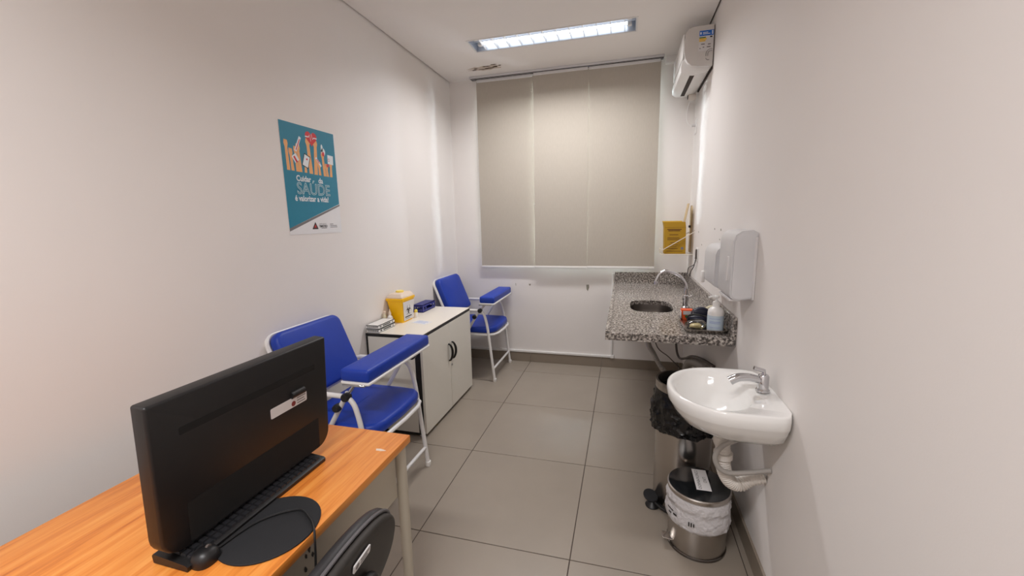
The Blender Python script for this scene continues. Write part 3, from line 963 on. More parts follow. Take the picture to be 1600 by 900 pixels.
# yellow sharps container
yb = thing('sharps_container', 'yellow square sharps bin with biohazard label and pale lid on the cabinet', 'container', (0.068, -1.305, CZ))
def sq(cx, cy, a, b, z, r=0.012):
    return [(x, y, z) for x, y in rrect(cx - a, cx + a, cy - b, cy + b, r, 3)]
bm = new_bm()
rings(bm, [sq(0.066, -1.305, 0.049, 0.072, CZ), sq(0.066, -1.303, 0.054, 0.078, CZ + 0.06), sq(0.060, -1.302, 0.066, 0.092, CZ + 0.165), sq(0.060, -1.302, 0.0665, 0.0925, CZ + 0.17)])
obj('body', bm, M['yellow'], yb)
bm = new_bm()
rings(bm, [sq(0.06, -1.302, 0.066, 0.094, CZ + 0.168), sq(0.06, -1.302, 0.071, 0.1, CZ + 0.17), sq(0.06, -1.302, 0.071, 0.1, CZ + 0.186), sq(0.06, -1.302, 0.066, 0.094, CZ + 0.188)])
obj('rim', bm, M['yellow'], yb)
bm = new_bm()
rings(bm, [sq(0.06, -1.302, 0.067, 0.094, CZ + 0.187), sq(0.06, -1.302, 0.067, 0.094, CZ + 0.196), sq(0.06, -1.302, 0.060, 0.085, CZ + 0.205), sq(0.06, -1.302, 0.056, 0.08, CZ + 0.214), sq(0.06, -1.302, 0.045, 0.068, CZ + 0.222)])
obj('lid', bm, M['lid_white'], yb)
obj('lid_cap', LA([(0.03, 0), (0.03, 0.01), (0.026, 0.014)], (0.055, -1.30, CZ + 0.221), 20), mat('pale_yellow_cap', (240, 214, 96), 0.4), yb)
# label lies on the sloping +X face
def fx(z):
    return 0.1155 + (0.1265 - 0.1155) * (z - CZ) / 0.165
lo_, hi_ = CZ + 0.012, CZ + 0.158
uu = V((0, 1, 0)); vv = (V((fx(hi_), 0, hi_)) - V((fx(lo_), 0, lo_))).normalized()
LF = (V((fx(lo_) + 0.0022, -1.303, lo_)), uu, vv)
obj('label', PR([(-0.066, 0.0), (0.066, 0.0), (0.082, 0.146), (-0.082, 0.146)], LF, -0.001, 0.001), M['label_white'], yb, flat=True)
def arcpoly(cx, cy, r0, r1, a0, a1, n=14):
    o_ = [(cx + r1 * cos(a0 + (a1 - a0) * k / n), cy + r1 * sin(a0 + (a1 - a0) * k / n)) for k in range(n + 1)]
    i_ = [(cx + r0 * cos(a0 + (a1 - a0) * k / n), cy + r0 * sin(a0 + (a1 - a0) * k / n)) for k in range(n + 1)]
    return o_ + i_[::-1]
bm = new_bm()
bcx, bcy = -0.004, 0.075
for k in range(3):
    a = pi / 2 + k * 2 * pi / 3
    px, py = bcx + 0.021 * cos(a), bcy + 0.021 * sin(a)
    n = 18
    o_ = [(px + 0.022 * cos(a + 0.42 + (2 * pi - 0.84) * j / n), py + 0.022 * sin(a + 0.42 + (2 * pi - 0.84) * j / n)) for j in range(n + 1)]
    qx, qy = px + 0.0045 * cos(a), py + 0.0045 * sin(a)
    i_ = [(qx + 0.0175 * cos(a + 0.5 + (2 * pi - 1.0) * j / n), qy + 0.0175 * sin(a + 0.5 + (2 * pi - 1.0) * j / n)) for j in range(n + 1)]
    prism(bm, o_ + i_[::-1], LF, 0.001 + k * 0.0001, 0.0014 + k * 0.0001)
prism(bm, arcpoly(bcx, bcy, 0.014, 0.0175, 0, 2 * pi - 0.01, 24), LF, 0.0014, 0.0018)
obj('biohazard_symbol', bm, M['ink'], yb, flat=True)
for (a, b, c, m_) in ((-0.052, 0.045, 0.022, 'ink'), (-0.052, 0.02, 0.011, 'grey_ink')):
    obj('small_print', PR([(a, c), (b, c), (b, c + (0.008 if m_ == 'ink' else 0.003)), (a, c + (0.008 if m_ == 'ink' else 0.003))], LF, 0.001, 0.0014), M[m_], yb, flat=True)

# little bottles
db = thing('dropper_bottle', 'small white dropper bottle between the white racks and the yellow sharps bin', 'bottle', (0.042, -1.437, CZ))
obj('body', LA([(0.018, 0), (0.02, 0.003), (0.02, 0.055), (0.014, 0.066), (0.009, 0.07), (0.009, 0.076)], (0.042, -1.437, CZ), 20), M['white_plastic'], db)
obj('nozzle', LA([(0.010, 0.074), (0.010, 0.088), (0.004, 0.102), (0.003, 0.115)], (0.042, -1.437, CZ), 14), M['lid_white'], db)
obj('label', LA([(0.0205, 0.015), (0.0205, 0.032)], (0.042, -1.437, CZ), 20, 'Z', False, False), M['ink'], db)
sb = thing('sample_bottle', 'tiny white sample bottle with a yellow cap beside the sharps bin', 'bottle', (0.125, -1.195, CZ))
obj('body', LA([(0.014, 0), (0.015, 0.003), (0.015, 0.036), (0.011, 0.042)], (0.122, -1.19, CZ), 16), M['white_plastic'], sb)
obj('cap', LA([(0.012, 0.042), (0.0125, 0.044), (0.0125, 0.060), (0.011, 0.062)], (0.122, -1.19, CZ), 16), mat('lemon_cap', (226, 212, 90), 0.4), sb)
cbt = thing('cream_bottle', 'small beige bottle close to the wall behind the dropper bottle', 'bottle', (0.004, -1.447, CZ))
obj('body', LA([(0.013, 0), (0.014, 0.003), (0.014, 0.06), (0.008, 0.072), (0.008, 0.085)], (0.004, -1.447, CZ), 16), M['cream'], cbt)
obj('cap', LA([(0.010, 0.085), (0.010, 0.10), (0.008, 0.102)], (0.004, -1.447, CZ), 16), M['lid_white'], cbt)
nt_ = thing('paper_note', 'white paper slip with pale blue print lying on the cabinet top', 'paper', (0.245, -1.335, CZ))
NF = (V((0.245, -1.335, CZ + 0.0006)), V((0.97, -0.24, 0)), V((0.24, 0.97, 0)))
obj('sheet', PR([(-0.07, -0.045), (0.07, -0.045), (0.07, 0.045), (-0.07, 0.045)], NF, 0, 0.0004), M['paper'], nt_, flat=True)
for k in range(4):
    obj('printed_line', PR([(-0.055, -0.025 + k * 0.017), (0.05 - 0.01 * (k % 2), -0.025 + k * 0.017), (0.05 - 0.01 * (k % 2), -0.018 + k * 0.017), (-0.055, -0.018 + k * 0.017)], NF, 0.0004, 0.0006), M['blue_ink'], nt_, flat=True)

# ------------------------------------------------------------------ granite sink counter
GX0, GY0, GZ = 1.617, -1.807, 0.862
ct = thing('sink_counter', 'speckled grey granite counter with a steel sink under the window blinds', 'counter', (1.95, -0.9, 0.82))
SC = (1.899, -1.055); SA, SBb = 0.142, 0.2
N = 72
def rect_ring(x0, x1, y0, y1, cx, cy):
    out = []
    for k in range(N):
        a = 2 * pi * k / N
        c, s = cos(a), sin(a)
        tx = ((x1 - cx) / c if c > 1e-9 else (x0 - cx) / c if c < -1e-9 else 1e9)
        ty = ((y1 - cy) / s if s > 1e-9 else (y0 - cy) / s if s < -1e-9 else 1e9)
        t_ = min(tx, ty)
        out.append((cx + c * t_, cy + s * t_))
    # snap the nearest sample onto every corner
    for (qx, qy) in ((x0, y0), (x0, y1), (x1, y0), (x1, y1)):
        i = min(range(N), key=lambda j: (out[j][0] - qx) ** 2 + (out[j][1] - qy) ** 2)
        out[i] = (qx, qy)
    return out
def sup(cx, cy, a, b, e=3.4):
    out = []
    for k in range(N):
        t_ = 2 * pi * k / N
        c, s = cos(t_), sin(t_)
        r_ = 1.0 / ((abs(c) / a) ** e + (abs(s) / b) ** e) ** (1 / e)
        out.append((cx + r_ * c, cy + r_ * s))
    return out
outer = rect_ring(GX0, W - 0.001, GY0, -0.001, *SC)
inner = sup(*SC, SA, SBb)
bm = new_bm()
z3 = lambda ring, z: [(x, y, z) for x, y in ring]
rings(bm, [z3(inner, GZ - 0.028), z3(outer, GZ - 0.043), z3(outer, GZ - 0.002), z3([(SC[0] + (x - SC[0]) * 0.9985, SC[1] + (y - SC[1]) * 0.9985) for x, y in outer], GZ), z3(inner, GZ), z3(inner, GZ - 0.028)], False, False)
bmesh.ops.remove_doubles(bm, verts=bm.verts[:], dist=1e-6)
obj('worktop', bm, M['granite'], ct, angle=25)
obj('edge_lip', B(GX0, GX0 + 0.026, GY0, -0.02, GZ, GZ + 0.006, 0.002, 1), M['granite'], ct)
obj('backsplash', B(GX0 + 0.01, W - 0.02, -0.02, 0, GZ, GZ + 0.108, 0.002, 1), M['granite'], ct)
obj('backsplash', B(W - 0.02, W, GY0, 0, GZ, GZ + 0.11, 0.002, 1), M['granite'], ct)
bm = new_bm()
def ring_s(s, z):
    return [(SC[0] + (x - SC[0]) * s, SC[1] + (y - SC[1]) * s, z) for x, y in inner]
rings(bm, [ring_s(1.06, GZ - 0.0285), ring_s(1.0, GZ - 0.029), ring_s(0.985, GZ - 0.06), ring_s(0.95, GZ - 0.15), ring_s(0.86, GZ - 0.168), ring_s(0.2, GZ - 0.172)], False, True)
bowl = obj('sink_bowl', bm, mat('brushed_sink_steel', (128, 122, 118), 0.34, 1.0, var=(3, 0.02)), ct, angle=60)
obj('drain', LA([(0.04, 0), (0.04, 0.003), (0.02, 0.001)], (SC[0], SC[1], GZ - 0.172), 20), M['chrome'], bowl)
obj('wall_bracket', B(2.222, W, -0.5, -0.455, 0.45, GZ - 0.043, 0.003, 1), mat('bracket_paint', (150, 136, 100), 0.6), ct)

fa = thing('sink_faucet', 'tall chrome swan-neck tap standing on the granite counter', 'faucet', (2.12, -1.07, GZ))
obj('base', LA([(0.026, 0), (0.026, 0.006), (0.018, 0.012), (0.016, 0.05), (0.02, 0.055), (0.02, 0.085), (0.013, 0.09), (0.013, 0.12)], (2.122, -1.07, GZ), 20), M['chrome'], fa)
pts = spline([(2.122, -1.07, GZ + 0.11), (2.12, -1.07, 1.02), (2.085, -1.07, 1.075), (2.035, -1.07, 1.105), (1.985, -1.07, 1.114), (1.95, -1.07, 1.095), (1.932, -1.07, 1.06), (1.926, -1.07, 1.036)], 6)
obj('spout', TB(pts, 0.0105, 12), M['chrome'], fa)
obj('nozzle', LA([(0.013, 0), (0.013, 0.022)], (1.926, -1.07, 1.02), 14), M['chrome'], fa)
obj('handle', TB([(2.122, -1.07, 0.935), (2.16, -1.085, 0.945)], [0.010, 0.007], 10), M['chrome'], fa)

# hoses and pipes under the counter
def corr(pts, r, sub=10, amp=0.10):
    P_ = spline(pts, sub)
    return P_, [r * (1 + (amp if k % 2 else -amp)) for k in range(len(P_))]
P_, R_ = corr([(1.885, -1.05, 0.69), (1.888, -1.04, 0.60), (1.905, -1.0, 0.54), (1.935, -0.99, 0.49), (1.97, -1.0, 0.425), (2.02, -1.0, 0.35), (2.09, -0.98, 0.27), (2.2, -0.95, 0.24), (2.262, -0.94, 0.24)], 0.017, 14)
tag(obj('drain_hose', TB(P_, R_, 10), M['grey_hose']), 'grey corrugated drain hose hanging from the sink to the wall', 'hose')
tag(obj('thin_cable', TB(spline([(1.93, -0.8, 0.8), (1.962, -0.8, 0.51), (2.06, -0.8, 0.41), (2.16, -0.8, 0.315), (2.264, -0.8, 0.25)]), 0.004, 7), M['cord']), 'thin grey cable slanting across under the granite counter', 'cable')
tag(obj('supply_hose', TB(spline([(2.15, -0.30, 0.80), (2.16, -0.33, 0.55), (2.165, -0.36, 0.36), (2.185, -0.42, 0.285), (2.195, -0.70, 0.375), (2.19, -1.0, 0.49), (2.21, -1.25, 0.56), (2.26, -1.40, 0.565)]), 0.0095, 10), M['cord']), 'dark brown supply hose curving under the counter into the wall', 'hose')
P_, R_ = corr([(2.215, -0.60, 0.12), (2.215, -0.62, 0.23), (2.22, -0.72, 0.345), (2.23, -0.95, 0.43), (2.24, -1.15, 0.48), (2.262, -1.25, 0.50)], 0.032, 12, 0.05)
tag(obj('waste_elbow', TB(P_, R_, 12), M['grey_pvc']), 'thick grey ribbed waste pipe elbow low on the wall behind the basin', 'pipe')

# ---- tray and what lies in it
tx0, tx1, ty0, ty1 = 2.036, 2.247, -1.742, -1.40
tyr = thing('steel_tray', 'shallow stainless steel tray at the front corner of the granite counter', 'tray', ((tx0 + tx1) / 2, (ty0 + ty1) / 2, GZ))
bm = new_bm()
def rr_(d, z, r=0.03):
    return [(x, y, z) for x, y in rrect(tx0 - d, tx1 + min(d, 0.003), ty0 - d, ty1 + d, r, 4)]
rings(bm, [rr_(-0.016, GZ + 0.001, 0.015), rr_(-0.010, GZ + 0.002, 0.02), rr_(-0.004, GZ + 0.02), rr_(0.004, GZ + 0.0215), rr_(0.004, GZ + 0.0195), rr_(-0.006, GZ + 0.018, 0.025), rr_(-0.012, GZ + 0.003, 0.018), rr_(-0.02, GZ + 0.003, 0.012)], True, True)
obj('dish', bm, M['steel'], tyr)
TZ = GZ + 0.0035
bo = thing('pump_bottle', 'white pump bottle with a pale blue label standing in the steel tray', 'bottle', (2.192, -1.69, TZ))
bc = (2.1925, -1.688, TZ)
obj('body', LA([(0.036, 0), (0.0405, 0.004), (0.0405, 0.105), (0.038, 0.118), (0.030, 0.130), (0.018, 0.137), (0.017, 0.145)], bc, 28), M['white_plastic'], bo)
obj('label', LA([(0.0411, 0.012), (0.0411, 0.092)], bc, 28, 'Z', False, False), M['pale_blue_label'], bo)
for k, z in enumerate((0.028, 0.05, 0.055, 0.06, 0.075)):
    o_ = [(0.0415 * cos(a), 0.0415 * sin(a)) for a in [radians(215 + 8 * j) for j in range(11)]]
    bmq = new_bm()
    va = [bmq.verts.new((bc[0] + x, bc[1] + y, bc[2] + z)) for x, y in o_]
    vb = [bmq.verts.new((bc[0] + x, bc[1] + y, bc[2] + z + 0.0022)) for x, y in o_]
    for j in range(10):
        bmq.faces.new((va[j], va[j + 1], vb[j + 1], vb[j]))
    obj('printed_line', bmq, M['blue_ink'], bo)
obj('collar', LA([(0.0185, 0.143), (0.0185, 0.163), (0.012, 0.167)], bc, 20), M['white_plastic'], bo)
obj('pump_head', LA([(0.006, 0.165), (0.006, 0.182), (0.014, 0.184), (0.014, 0.194), (0.010, 0.197)], bc, 16), M['white_plastic'], bo)
obj('pump_spout', TB([(bc[0], bc[1], TZ + 0.19), (bc[0] - 0.025, bc[1] - 0.002, TZ + 0.191), (bc[0] - 0.04, bc[1] - 0.003, TZ + 0.186)], [0.007, 0.006, 0.0045], 8), M['white_plastic'], bo)
# orange carton
ob = thing('orange_carton', 'small orange and white carton with a green badge in the tray', 'carton', (2.082, -1.43, TZ))
bm = new_bm()
rings(bm, [[(2.058, -1.452, TZ), (2.108, -1.452, TZ), (2.108, -1.412, TZ), (2.058, -1.412, TZ)], [(2.050, -1.455, TZ + 0.062), (2.116, -1.455, TZ + 0.062), (2.116, -1.405, TZ + 0.062), (2.050, -1.405, TZ + 0.062)]])
obj('box', bm, M['orange'], ob, flat=True)
OF = ((2.083, -1.4553, TZ), (1, 0, 0), (0, -0.048, 1))
obj('white_panel', PR([(-0.022, 0.034), (0.024, 0.034), (0.027, 0.056), (-0.024, 0.056)], OF, -0.001, 0.0012), M['label_white'], ob, flat=True)
obj('green_badge', PR(ellipse(0.0, 0.022, 0.012, 0.009, 18), OF, -0.001, 0.0016), M['green_ink'], ob, flat=True)
obj('side_panel', B(2.0485, 2.0515, -1.45, -1.41, TZ + 0.008, TZ + 0.05), M['label_white'], ob)
# navy pouch
def lump(c, a, seed, sub=2, amp=0.12):
    bm = new_bm()
    bmesh.ops.create_icosphere(bm, subdivisions=sub + 1, radius=1.0)
    rnd = random.Random(seed)
    ph = [rnd.uniform(0, 6.28) for _ in range(6)]
    for v in bm.verts:
        p = v.co.copy()
        d = 1 + amp * (sin(3 * p.x + ph[0]) * sin(3 * p.y + ph[1]) + 0.6 * sin(6 * p.z + ph[2]) * sin(5 * p.x + ph[3]) + 0.4 * sin(9 * p.y + ph[4]))
        q = [math.copysign(abs(t_) ** 0.8, t_) * d for t_ in p]
        v.co = V((c[0] + a[0] * q[0], c[1] + a[1] * q[1], c[2] + max(-a[2], a[2] * q[2])))
    return bm
nv = thing('navy_pouch', 'rolled navy blue nylon cuff pouch lying in the middle of the tray', 'pouch', (2.14, -1.54, TZ))
obj('rolled_cuff', lump((2.135, -1.555, TZ + 0.028), (0.062, 0.032, 0.028), 3, 2, 0.06), M['navy'], nv)
obj('folded_flap', lump((2.15, -1.50, TZ + 0.045), (0.056, 0.024, 0.045), 4, 2, 0.05), M['navy'], nv)
obj('strap', TB(spline([(2.075, -1.575, TZ + 0.012), (2.07, -1.56, TZ + 0.045), (2.105, -1.585, TZ + 0.066), (2.165, -1.592, TZ + 0.058)]), 0.005, 8), M['black_cord'], nv)
obj('tag', B(2.1, 2.108, -1.5285, -1.526, TZ + 0.05, TZ + 0.072), M['grey_ink'], nv)
# gloves
gl = obj('rubber_glove', lump((2.185, -1.437, TZ + 0.03), (0.045, 0.026, 0.03), 9, 2, 0.2), M['cream'])
tag(gl, 'crumpled cream rubber glove behind the navy pouch in the tray', 'glove')
obj('cuff', TB(spline([(2.19, -1.44, TZ + 0.05), (2.2, -1.44, TZ + 0.075), (2.228, -1.443, TZ + 0.084)]), [0.014] * 6 + [0.012] * 7, 10), M['cream'], gl)
cw = obj('cotton_ball', lump((2.098, -1.665, TZ + 0.017), (0.03, 0.026, 0.016), 12, 2, 0.2), M['cotton'])
tag(cw, 'wad of pale yellow cotton inside the clear bag in the tray', 'cotton')
cbg = obj('clear_bag', lump((2.105, -1.655, TZ + 0.026), (0.052, 0.045, 0.026), 15, 2, 0.1), M['clear_bag'])
tag(cbg, 'transparent plastic bag holding yellow cotton at the front of the tray', 'bag')
cable_pts = spline([(2.243, -1.60, TZ + 0.03), (2.238, -1.57, TZ + 0.07), (2.215, -1.60, TZ + 0.085), (2.236, -1.56, TZ + 0.05), (2.22, -1.52, TZ + 0.03), (2.243, -1.48, TZ + 0.02)])
tag(obj('black_tubing', TB(cable_pts, 0.005, 8), M['black_cord']), 'coil of black rubber tubing between the pump bottle and the wall', 'tubing')

# ------------------------------------------------------------------ on the right-hand wall
so_ = thing('wall_socket', 'white socket plate with two dark wires above the granite counter', 'socket', (W, -0.52, 1.13))
obj('plate', B(W - 0.009, W, -0.565, -0.475, 1.13, 1.235, 0.003, 1), M['white_plastic'], so_)
obj('plug', B(W - 0.022, W - 0.008, -0.56, -0.54, 1.15, 1.225, 0.003, 1), M['cord'], so_)
obj('wire', TB(spline([(W - 0.015, -0.55, 1.16), (W - 0.018, -0.5, 1.10), (W - 0.03, -0.30, 1.05), (W - 0.024, -0.20, 0.985), (W - 0.024, -0.12, 0.977)]), 0.0035, 7), M['cord'], so_)
obj('wire', TB(spline([(W - 0.015, -0.545, 1.155), (W - 0.018, -0.48, 1.08), (W - 0.026, -0.40, 1.03), (W - 0.024, -0.34, 0.98)]), 0.0035, 7), M['black_cord'], so_)

def dispenser(y0, y1, x0, z0, z1, label, spout):
    t = thing('wall_dispenser', label, 'dispenser', (W, (y0 + y1) / 2, z0), 'white wall dispensers')
    prof_ = [(W, z0 + 0.01), (W, z1 - 0.012), (W - 0.02, z1), (x0 + 0.035, z1 - 0.004), (x0 + 0.012, z1 - 0.02), (x0 + 0.002, z1 - 0.05), (x0, z0 + 0.03), (x0 + 0.006, z0 + 0.012), (x0 + 0.03, z0)]
    bm = new_bm()
    prism(bm, prof_, ((0, y1, 0), (1, 0, 0), (0, 0, 1)), 0, y1 - y0)
    bmesh.ops.bevel(bm, geom=[e for e in bm.edges if abs(e.verts[0].co.y - e.verts[1].co.y) < 1e-6], offset=0.006, segments=2, affect='EDGES')
    obj('cover', bm, M['dispenser'], t)
    obj('back_plate', B(W - 0.012, W, y0 - 0.003, y1 + 0.003, z0 + 0.004, z1 - 0.03, 0.003, 1), M['label_white'], t)
    if spout:
        obj('push_lever', B(x0 - 0.014, x0 + 0.004, y1 - 0.03, y1 + 0.012, z0 - 0.008, z0 + 0.06, 0.006, 2), M['white_plastic'], t)
    else:
        obj('view_window', B(x0 - 0.001, x0 + 0.006, y0 + 0.06, y0 + 0.09, z0 + 0.08, z1 - 0.12, 0.002, 1), M['label_white'], t)
        obj('tear_edge', B(x0 + 0.004, x0 + 0.05, y0 + 0.02, y1 - 0.02, z0 - 0.005, z0 + 0.004), M['label_white'], t)
dispenser(-1.70, -1.39, 2.171, 1.100, 1.328, 'shorter white dispenser on the wall above the sink tap, next to the socket', True)
dispenser(-2.05, -1.79, 2.171, 1.105, 1.42, 'taller white dispenser on the wall, nearer the wash basin', False)

# yellow cardboard sharps box on a wire holder
yx = thing('sharps_box', 'yellow cardboard sharps disposal box held by a wire bracket beside the blinds', 'box', (2.12, -0.24, 1.165))
SX0, SX1, SY0, SY1, SZ0, SZ1 = 2.026, 2.205, -0.305, -0.185, 1.168, 1.438
bm = new_bm()
rings(bm, [[(SX0 + 0.014, SY0, SZ0), (SX1 + 0.005, SY0, SZ0), (SX1 + 0.005, SY1, SZ0), (SX0 + 0.014, SY1, SZ0)],
           [(SX0 + 0.008, SY0, SZ1 - 0.045), (SX1, SY0, SZ1 - 0.045), (SX1, SY1, SZ1 - 0.045), (SX0 + 0.008, SY1, SZ1 - 0.045)],
           [(SX0, SY0, SZ1), (SX1 - 0.006, SY0, SZ1), (SX1 - 0.006, SY1, SZ1), (SX0, SY1, SZ1)]])
obj('carton', bm, M['yellow_card'], yx, flat=True)
obj('lid_panel', B(SX0 - 0.002, SX1 - 0.03, SY0 + 0.01, SY1, SZ1, SZ1 + 0.008), mat('yellow_card_edge', (214, 178, 60), 0.6), yx)
obj('open_flap', PR([(SX1 - 0.012, SZ1 - 0.01), (SX1 - 0.006, SZ1 - 0.01), (SX1 + 0.022, SZ1 + 0.15), (SX1 + 0.016, SZ1 + 0.152)], ((0, SY1, 0), (1, 0, 0), (0, 0, 1)), 0, 0.1), M['board'], yx, flat=True)
SFR = ((SX0, SY0, 0), (1, 0, 0), (0, 0, 1))
for (a, b, z, h) in ((0.03, 0.145, 1.372, 0.007), (0.04, 0.135, 1.361, 0.007), (0.05, 0.12, 1.328, 0.005), (0.034, 0.13, 1.305, 0.003), (0.034, 0.135, 1.296, 0.003), (0.034, 0.13, 1.287, 0.003),
                     (0.06, 0.125, 1.262, 0.004), (0.05, 0.12, 1.244, 0.003), (0.05, 0.11, 1.23, 0.003), (0.03, 0.12, 1.212, 0.004), (0.03, 0.16, 1.19, 0.003), (0.012, 0.178, 1.392, 0.0015)):
    obj('printed_line', PR([(a, z), (b, z), (b, z + h), (a, z + h)], SFR, 0.0, 0.0008), M['brown_ink'], yx, flat=True)
obj('round_mark', PR(ellipse(0.155, 1.215, 0.012, 0.012, 16), SFR, 0.0, 0.0009), M['grey_ink'], yx, flat=True)
wh = thing('wire_bracket', 'thin white wire bracket hugging the yellow sharps box', 'bracket', (W, -0.25, 1.15))
obj('front_wire', TB([(W - 0.002, -0.3135, 1.352), (2.016, -0.3135, 1.196)], 0.0032, 8), M['wire_white'], wh)
obj('base_wire', TB(fillet([(W - 0.002, -0.318, 1.163), (2.016, -0.318, 1.163), (2.016, -0.176, 1.163), (W - 0.002, -0.176, 1.163)], 0.02), 0.0028, 8), M['wire_white'], wh)
obj('end_wire', TB(fillet([(2.016, -0.3135, 1.196), (2.008, -0.3135, 1.21), (2.008, -0.176, 1.21), (2.016, -0.176, 1.163)], 0.01), 0.003, 8), M['wire_white'], wh)
obj('rear_wire', TB([(W - 0.014, -0.178, 1.352), (2.012, -0.178, 1.205)], 0.0028, 8), M['wire_white'], wh)
bb = thing('backing_board', 'narrow beige board with rounded top fixed to the wall behind the sharps box', 'board', (W, -0.15, 1.15))
obj('panel', PR(rrect(0.09, 0.172, 1.17, 1.575, [0.05, 0.05, 0.005, 0.005], 6), WR, 0.0, 0.012), M['board'], bb)
obj('hook', B(W - 0.026, W - 0.01, -0.168, -0.135, 1.385, 1.405, 0.002, 1), M['black'], bb)

# ------------------------------------------------------------------ wash basin
BCX, BCY, BZ = 2.12, -2.385, 0.822
ba = thing('wash_basin', 'white oval ceramic wash basin hung on the wall above the pedal bins', 'basin', (2.1, BCY, 0.63))
NB = 56
def dring(sx, sy, z, cx=BCX, pin=True, a=0.232, b=0.234, xr=W - 0.001, e=2.15):
    out = []
    for k in range(NB):
        t_ = 2 * pi * k / NB
        c, s = cos(t_), sin(t_)
        if c < 0:
            r_ = 1.0 / ((abs(c) / (a * sx)) ** e + (abs(s) / (b * sy)) ** e) ** (1 / e)
        else:
            w_ = (xr - cx) if pin else (xr - cx) * sx
            r_ = 1.0 / ((abs(c) / w_) ** 8 + (abs(s) / (b * sy)) ** 8) ** (1 / 8)
        out.append((cx + r_ * c, BCY + r_ * s, z))
    return out
def ering(a, b, z, cx=2.055):
    return [(cx + a * cos(2 * pi * k / NB), BCY + b * sin(2 * pi * k / NB), z) for k in range(NB)]
bm = new_bm()
rings(bm, [dring(0.30, 0.30, 0.655, 2.15), dring(0.55, 0.55, 0.668, 2.14), dring(0.78, 0.78, 0.705), dring(0.92, 0.92, 0.747), dring(0.965, 0.965, 0.768), dring(0.985, 0.985, 0.775), dring(1.0, 1.0, 0.80),
           dring(0.992, 0.992, BZ - 0.004), dring(0.97, 0.975, BZ), dring(0.935, 0.94, BZ), ering(0.140, 0.192, BZ - 0.008), ering(0.130, 0.180, BZ - 0.03), ering(0.112, 0.155, BZ - 0.075), ering(0.08, 0.11, BZ - 0.115), ering(0.04, 0.055, BZ - 0.128), ering(0.02, 0.022, BZ - 0.130)])
obj('bowl', bm, M['porcelain'], ba, angle=60)
obj('drain', LA([(0.026, 0), (0.026, 0.003), (0.015, 0.001)], (2.055, BCY, BZ - 0.131), 20), M['chrome'], ba)
bf = thing('basin_tap', 'short chrome tap on the rear deck of the wash basin', 'faucet', (2.228, BCY, BZ))
obj('body', LA([(0.024, 0), (0.024, 0.006), (0.019, 0.012), (0.019, 0.06), (0.015, 0.066)], (2.230, BCY, BZ), 20), M['chrome'], bf)
pts = spline([(2.225, BCY, BZ + 0.042), (2.18, BCY - 0.004, BZ + 0.052), (2.14, BCY - 0.008, BZ + 0.049), (2.112, BCY - 0.01, BZ + 0.034)], 6)
obj('spout', TB(pts, [0.014 + 0.003 * k / (len(pts) - 1) for k in range(len(pts))], 14), M['chrome'], bf)
obj('handle', TB([(2.23, BCY, BZ + 0.066), (2.23, BCY, BZ + 0.08), (2.195, BCY, BZ + 0.09)], 0.008, 10), M['chrome'], bf)
tp = thing('basin_trap', 'white ribbed plastic drain trap hanging below the wash basin', 'pipe', (2.10, BCY, 0.4))
obj('tailpiece', LA([(0.03, 0.0), (0.032, 0.004), (0.032, 0.035), (0.026, 0.04), (0.026, 0.07)], (2.102, BCY, 0.588), 20), M['white_pvc'], tp)
P_, R_ = corr([(2.104, BCY, 0.60), (2.108, BCY, 0.55), (2.112, BCY, 0.50), (2.122, BCY, 0.46), (2.145, BCY + 0.004, 0.425), (2.18, BCY + 0.01, 0.415), (2.215, BCY + 0.014, 0.44), (2.266, BCY + 0.016, 0.46)], 0.027, 10, 0.06)
obj('ribbed_tube', TB(P_, R_, 14), M['white_pvc'], tp)
obj('nut', LA([(0.036, 0), (0.036, 0.022)], (2.109, BCY, 0.53), 14), M['white_pvc'], tp)
sh = obj('basin_supply_hose', TB(spline([(2.2, BCY - 0.05, 0.70), (2.15, BCY - 0.06, 0.65), (2.095, BCY - 0.055, 0.61), (2.07, BCY - 0.05, 0.56), (2.083, BCY - 0.05, 0.515), (2.12, BCY - 0.05, 0.495), (2.18, BCY - 0.045, 0.50), (2.268, BCY - 0.04, 0.52)]), 0.0095, 12), M['grey_hose'])
tag(sh, 'grey flexible supply hose looping in front of the white basin trap', 'hose')

# ------------------------------------------------------------------ pedal bins
def wavy_band(c, prof, n=64, seed=1, amp=0.008):
    """An open bag folded over a rim; prof is a list of (radius, z, waviness)."""
    rnd = random.Random(seed)
    ph = [rnd.uniform(0, 6.28) for _ in range(8)]
    bm = new_bm()
    rs = []
    fine = []
    sub = 4
    for i in range(len(prof) - 1):
        for q in range(sub):
            t = q / sub
            fine.append(tuple(a + (b - a) * t for a, b in zip(prof[i], prof[i + 1])))
    fine.append(prof[-1])
    for i, (r, z, w) in enumerate(fine):
        ring = []
        for k in range(n):
            a = 2 * pi * k / n
            p = V((cos(a) * 3.2 + seed, sin(a) * 3.2, z * 22))
            crease = 1.0 - abs(mnoise.noise(p)) * 2.2
            crease2 = 1.0 - abs(mnoise.noise(V((cos(a) * 7 + z * 30, sin(a) * 7 - z * 12, z * 40 + seed)))) * 2.0
            d = sin(3 * a + ph[3]) * 0.4 + sin(7 * a + ph[1]) * 0.25 + 0.9 * crease ** 3 + 0.5 * crease2 ** 3 - 0.7
            dz = (sin(2 * a + ph[4]) + 0.6 * sin(5 * a + ph[5]) + 0.3 * sin(11 * a + ph[6])) * 0.7
            rr = r + amp * w * d
            ring.append((c[0] + rr * cos(a), c[1] + rr * sin(a), z + amp * w * dz))
        rs.append(ring)
    rings(bm, rs, False, False)
    return bm

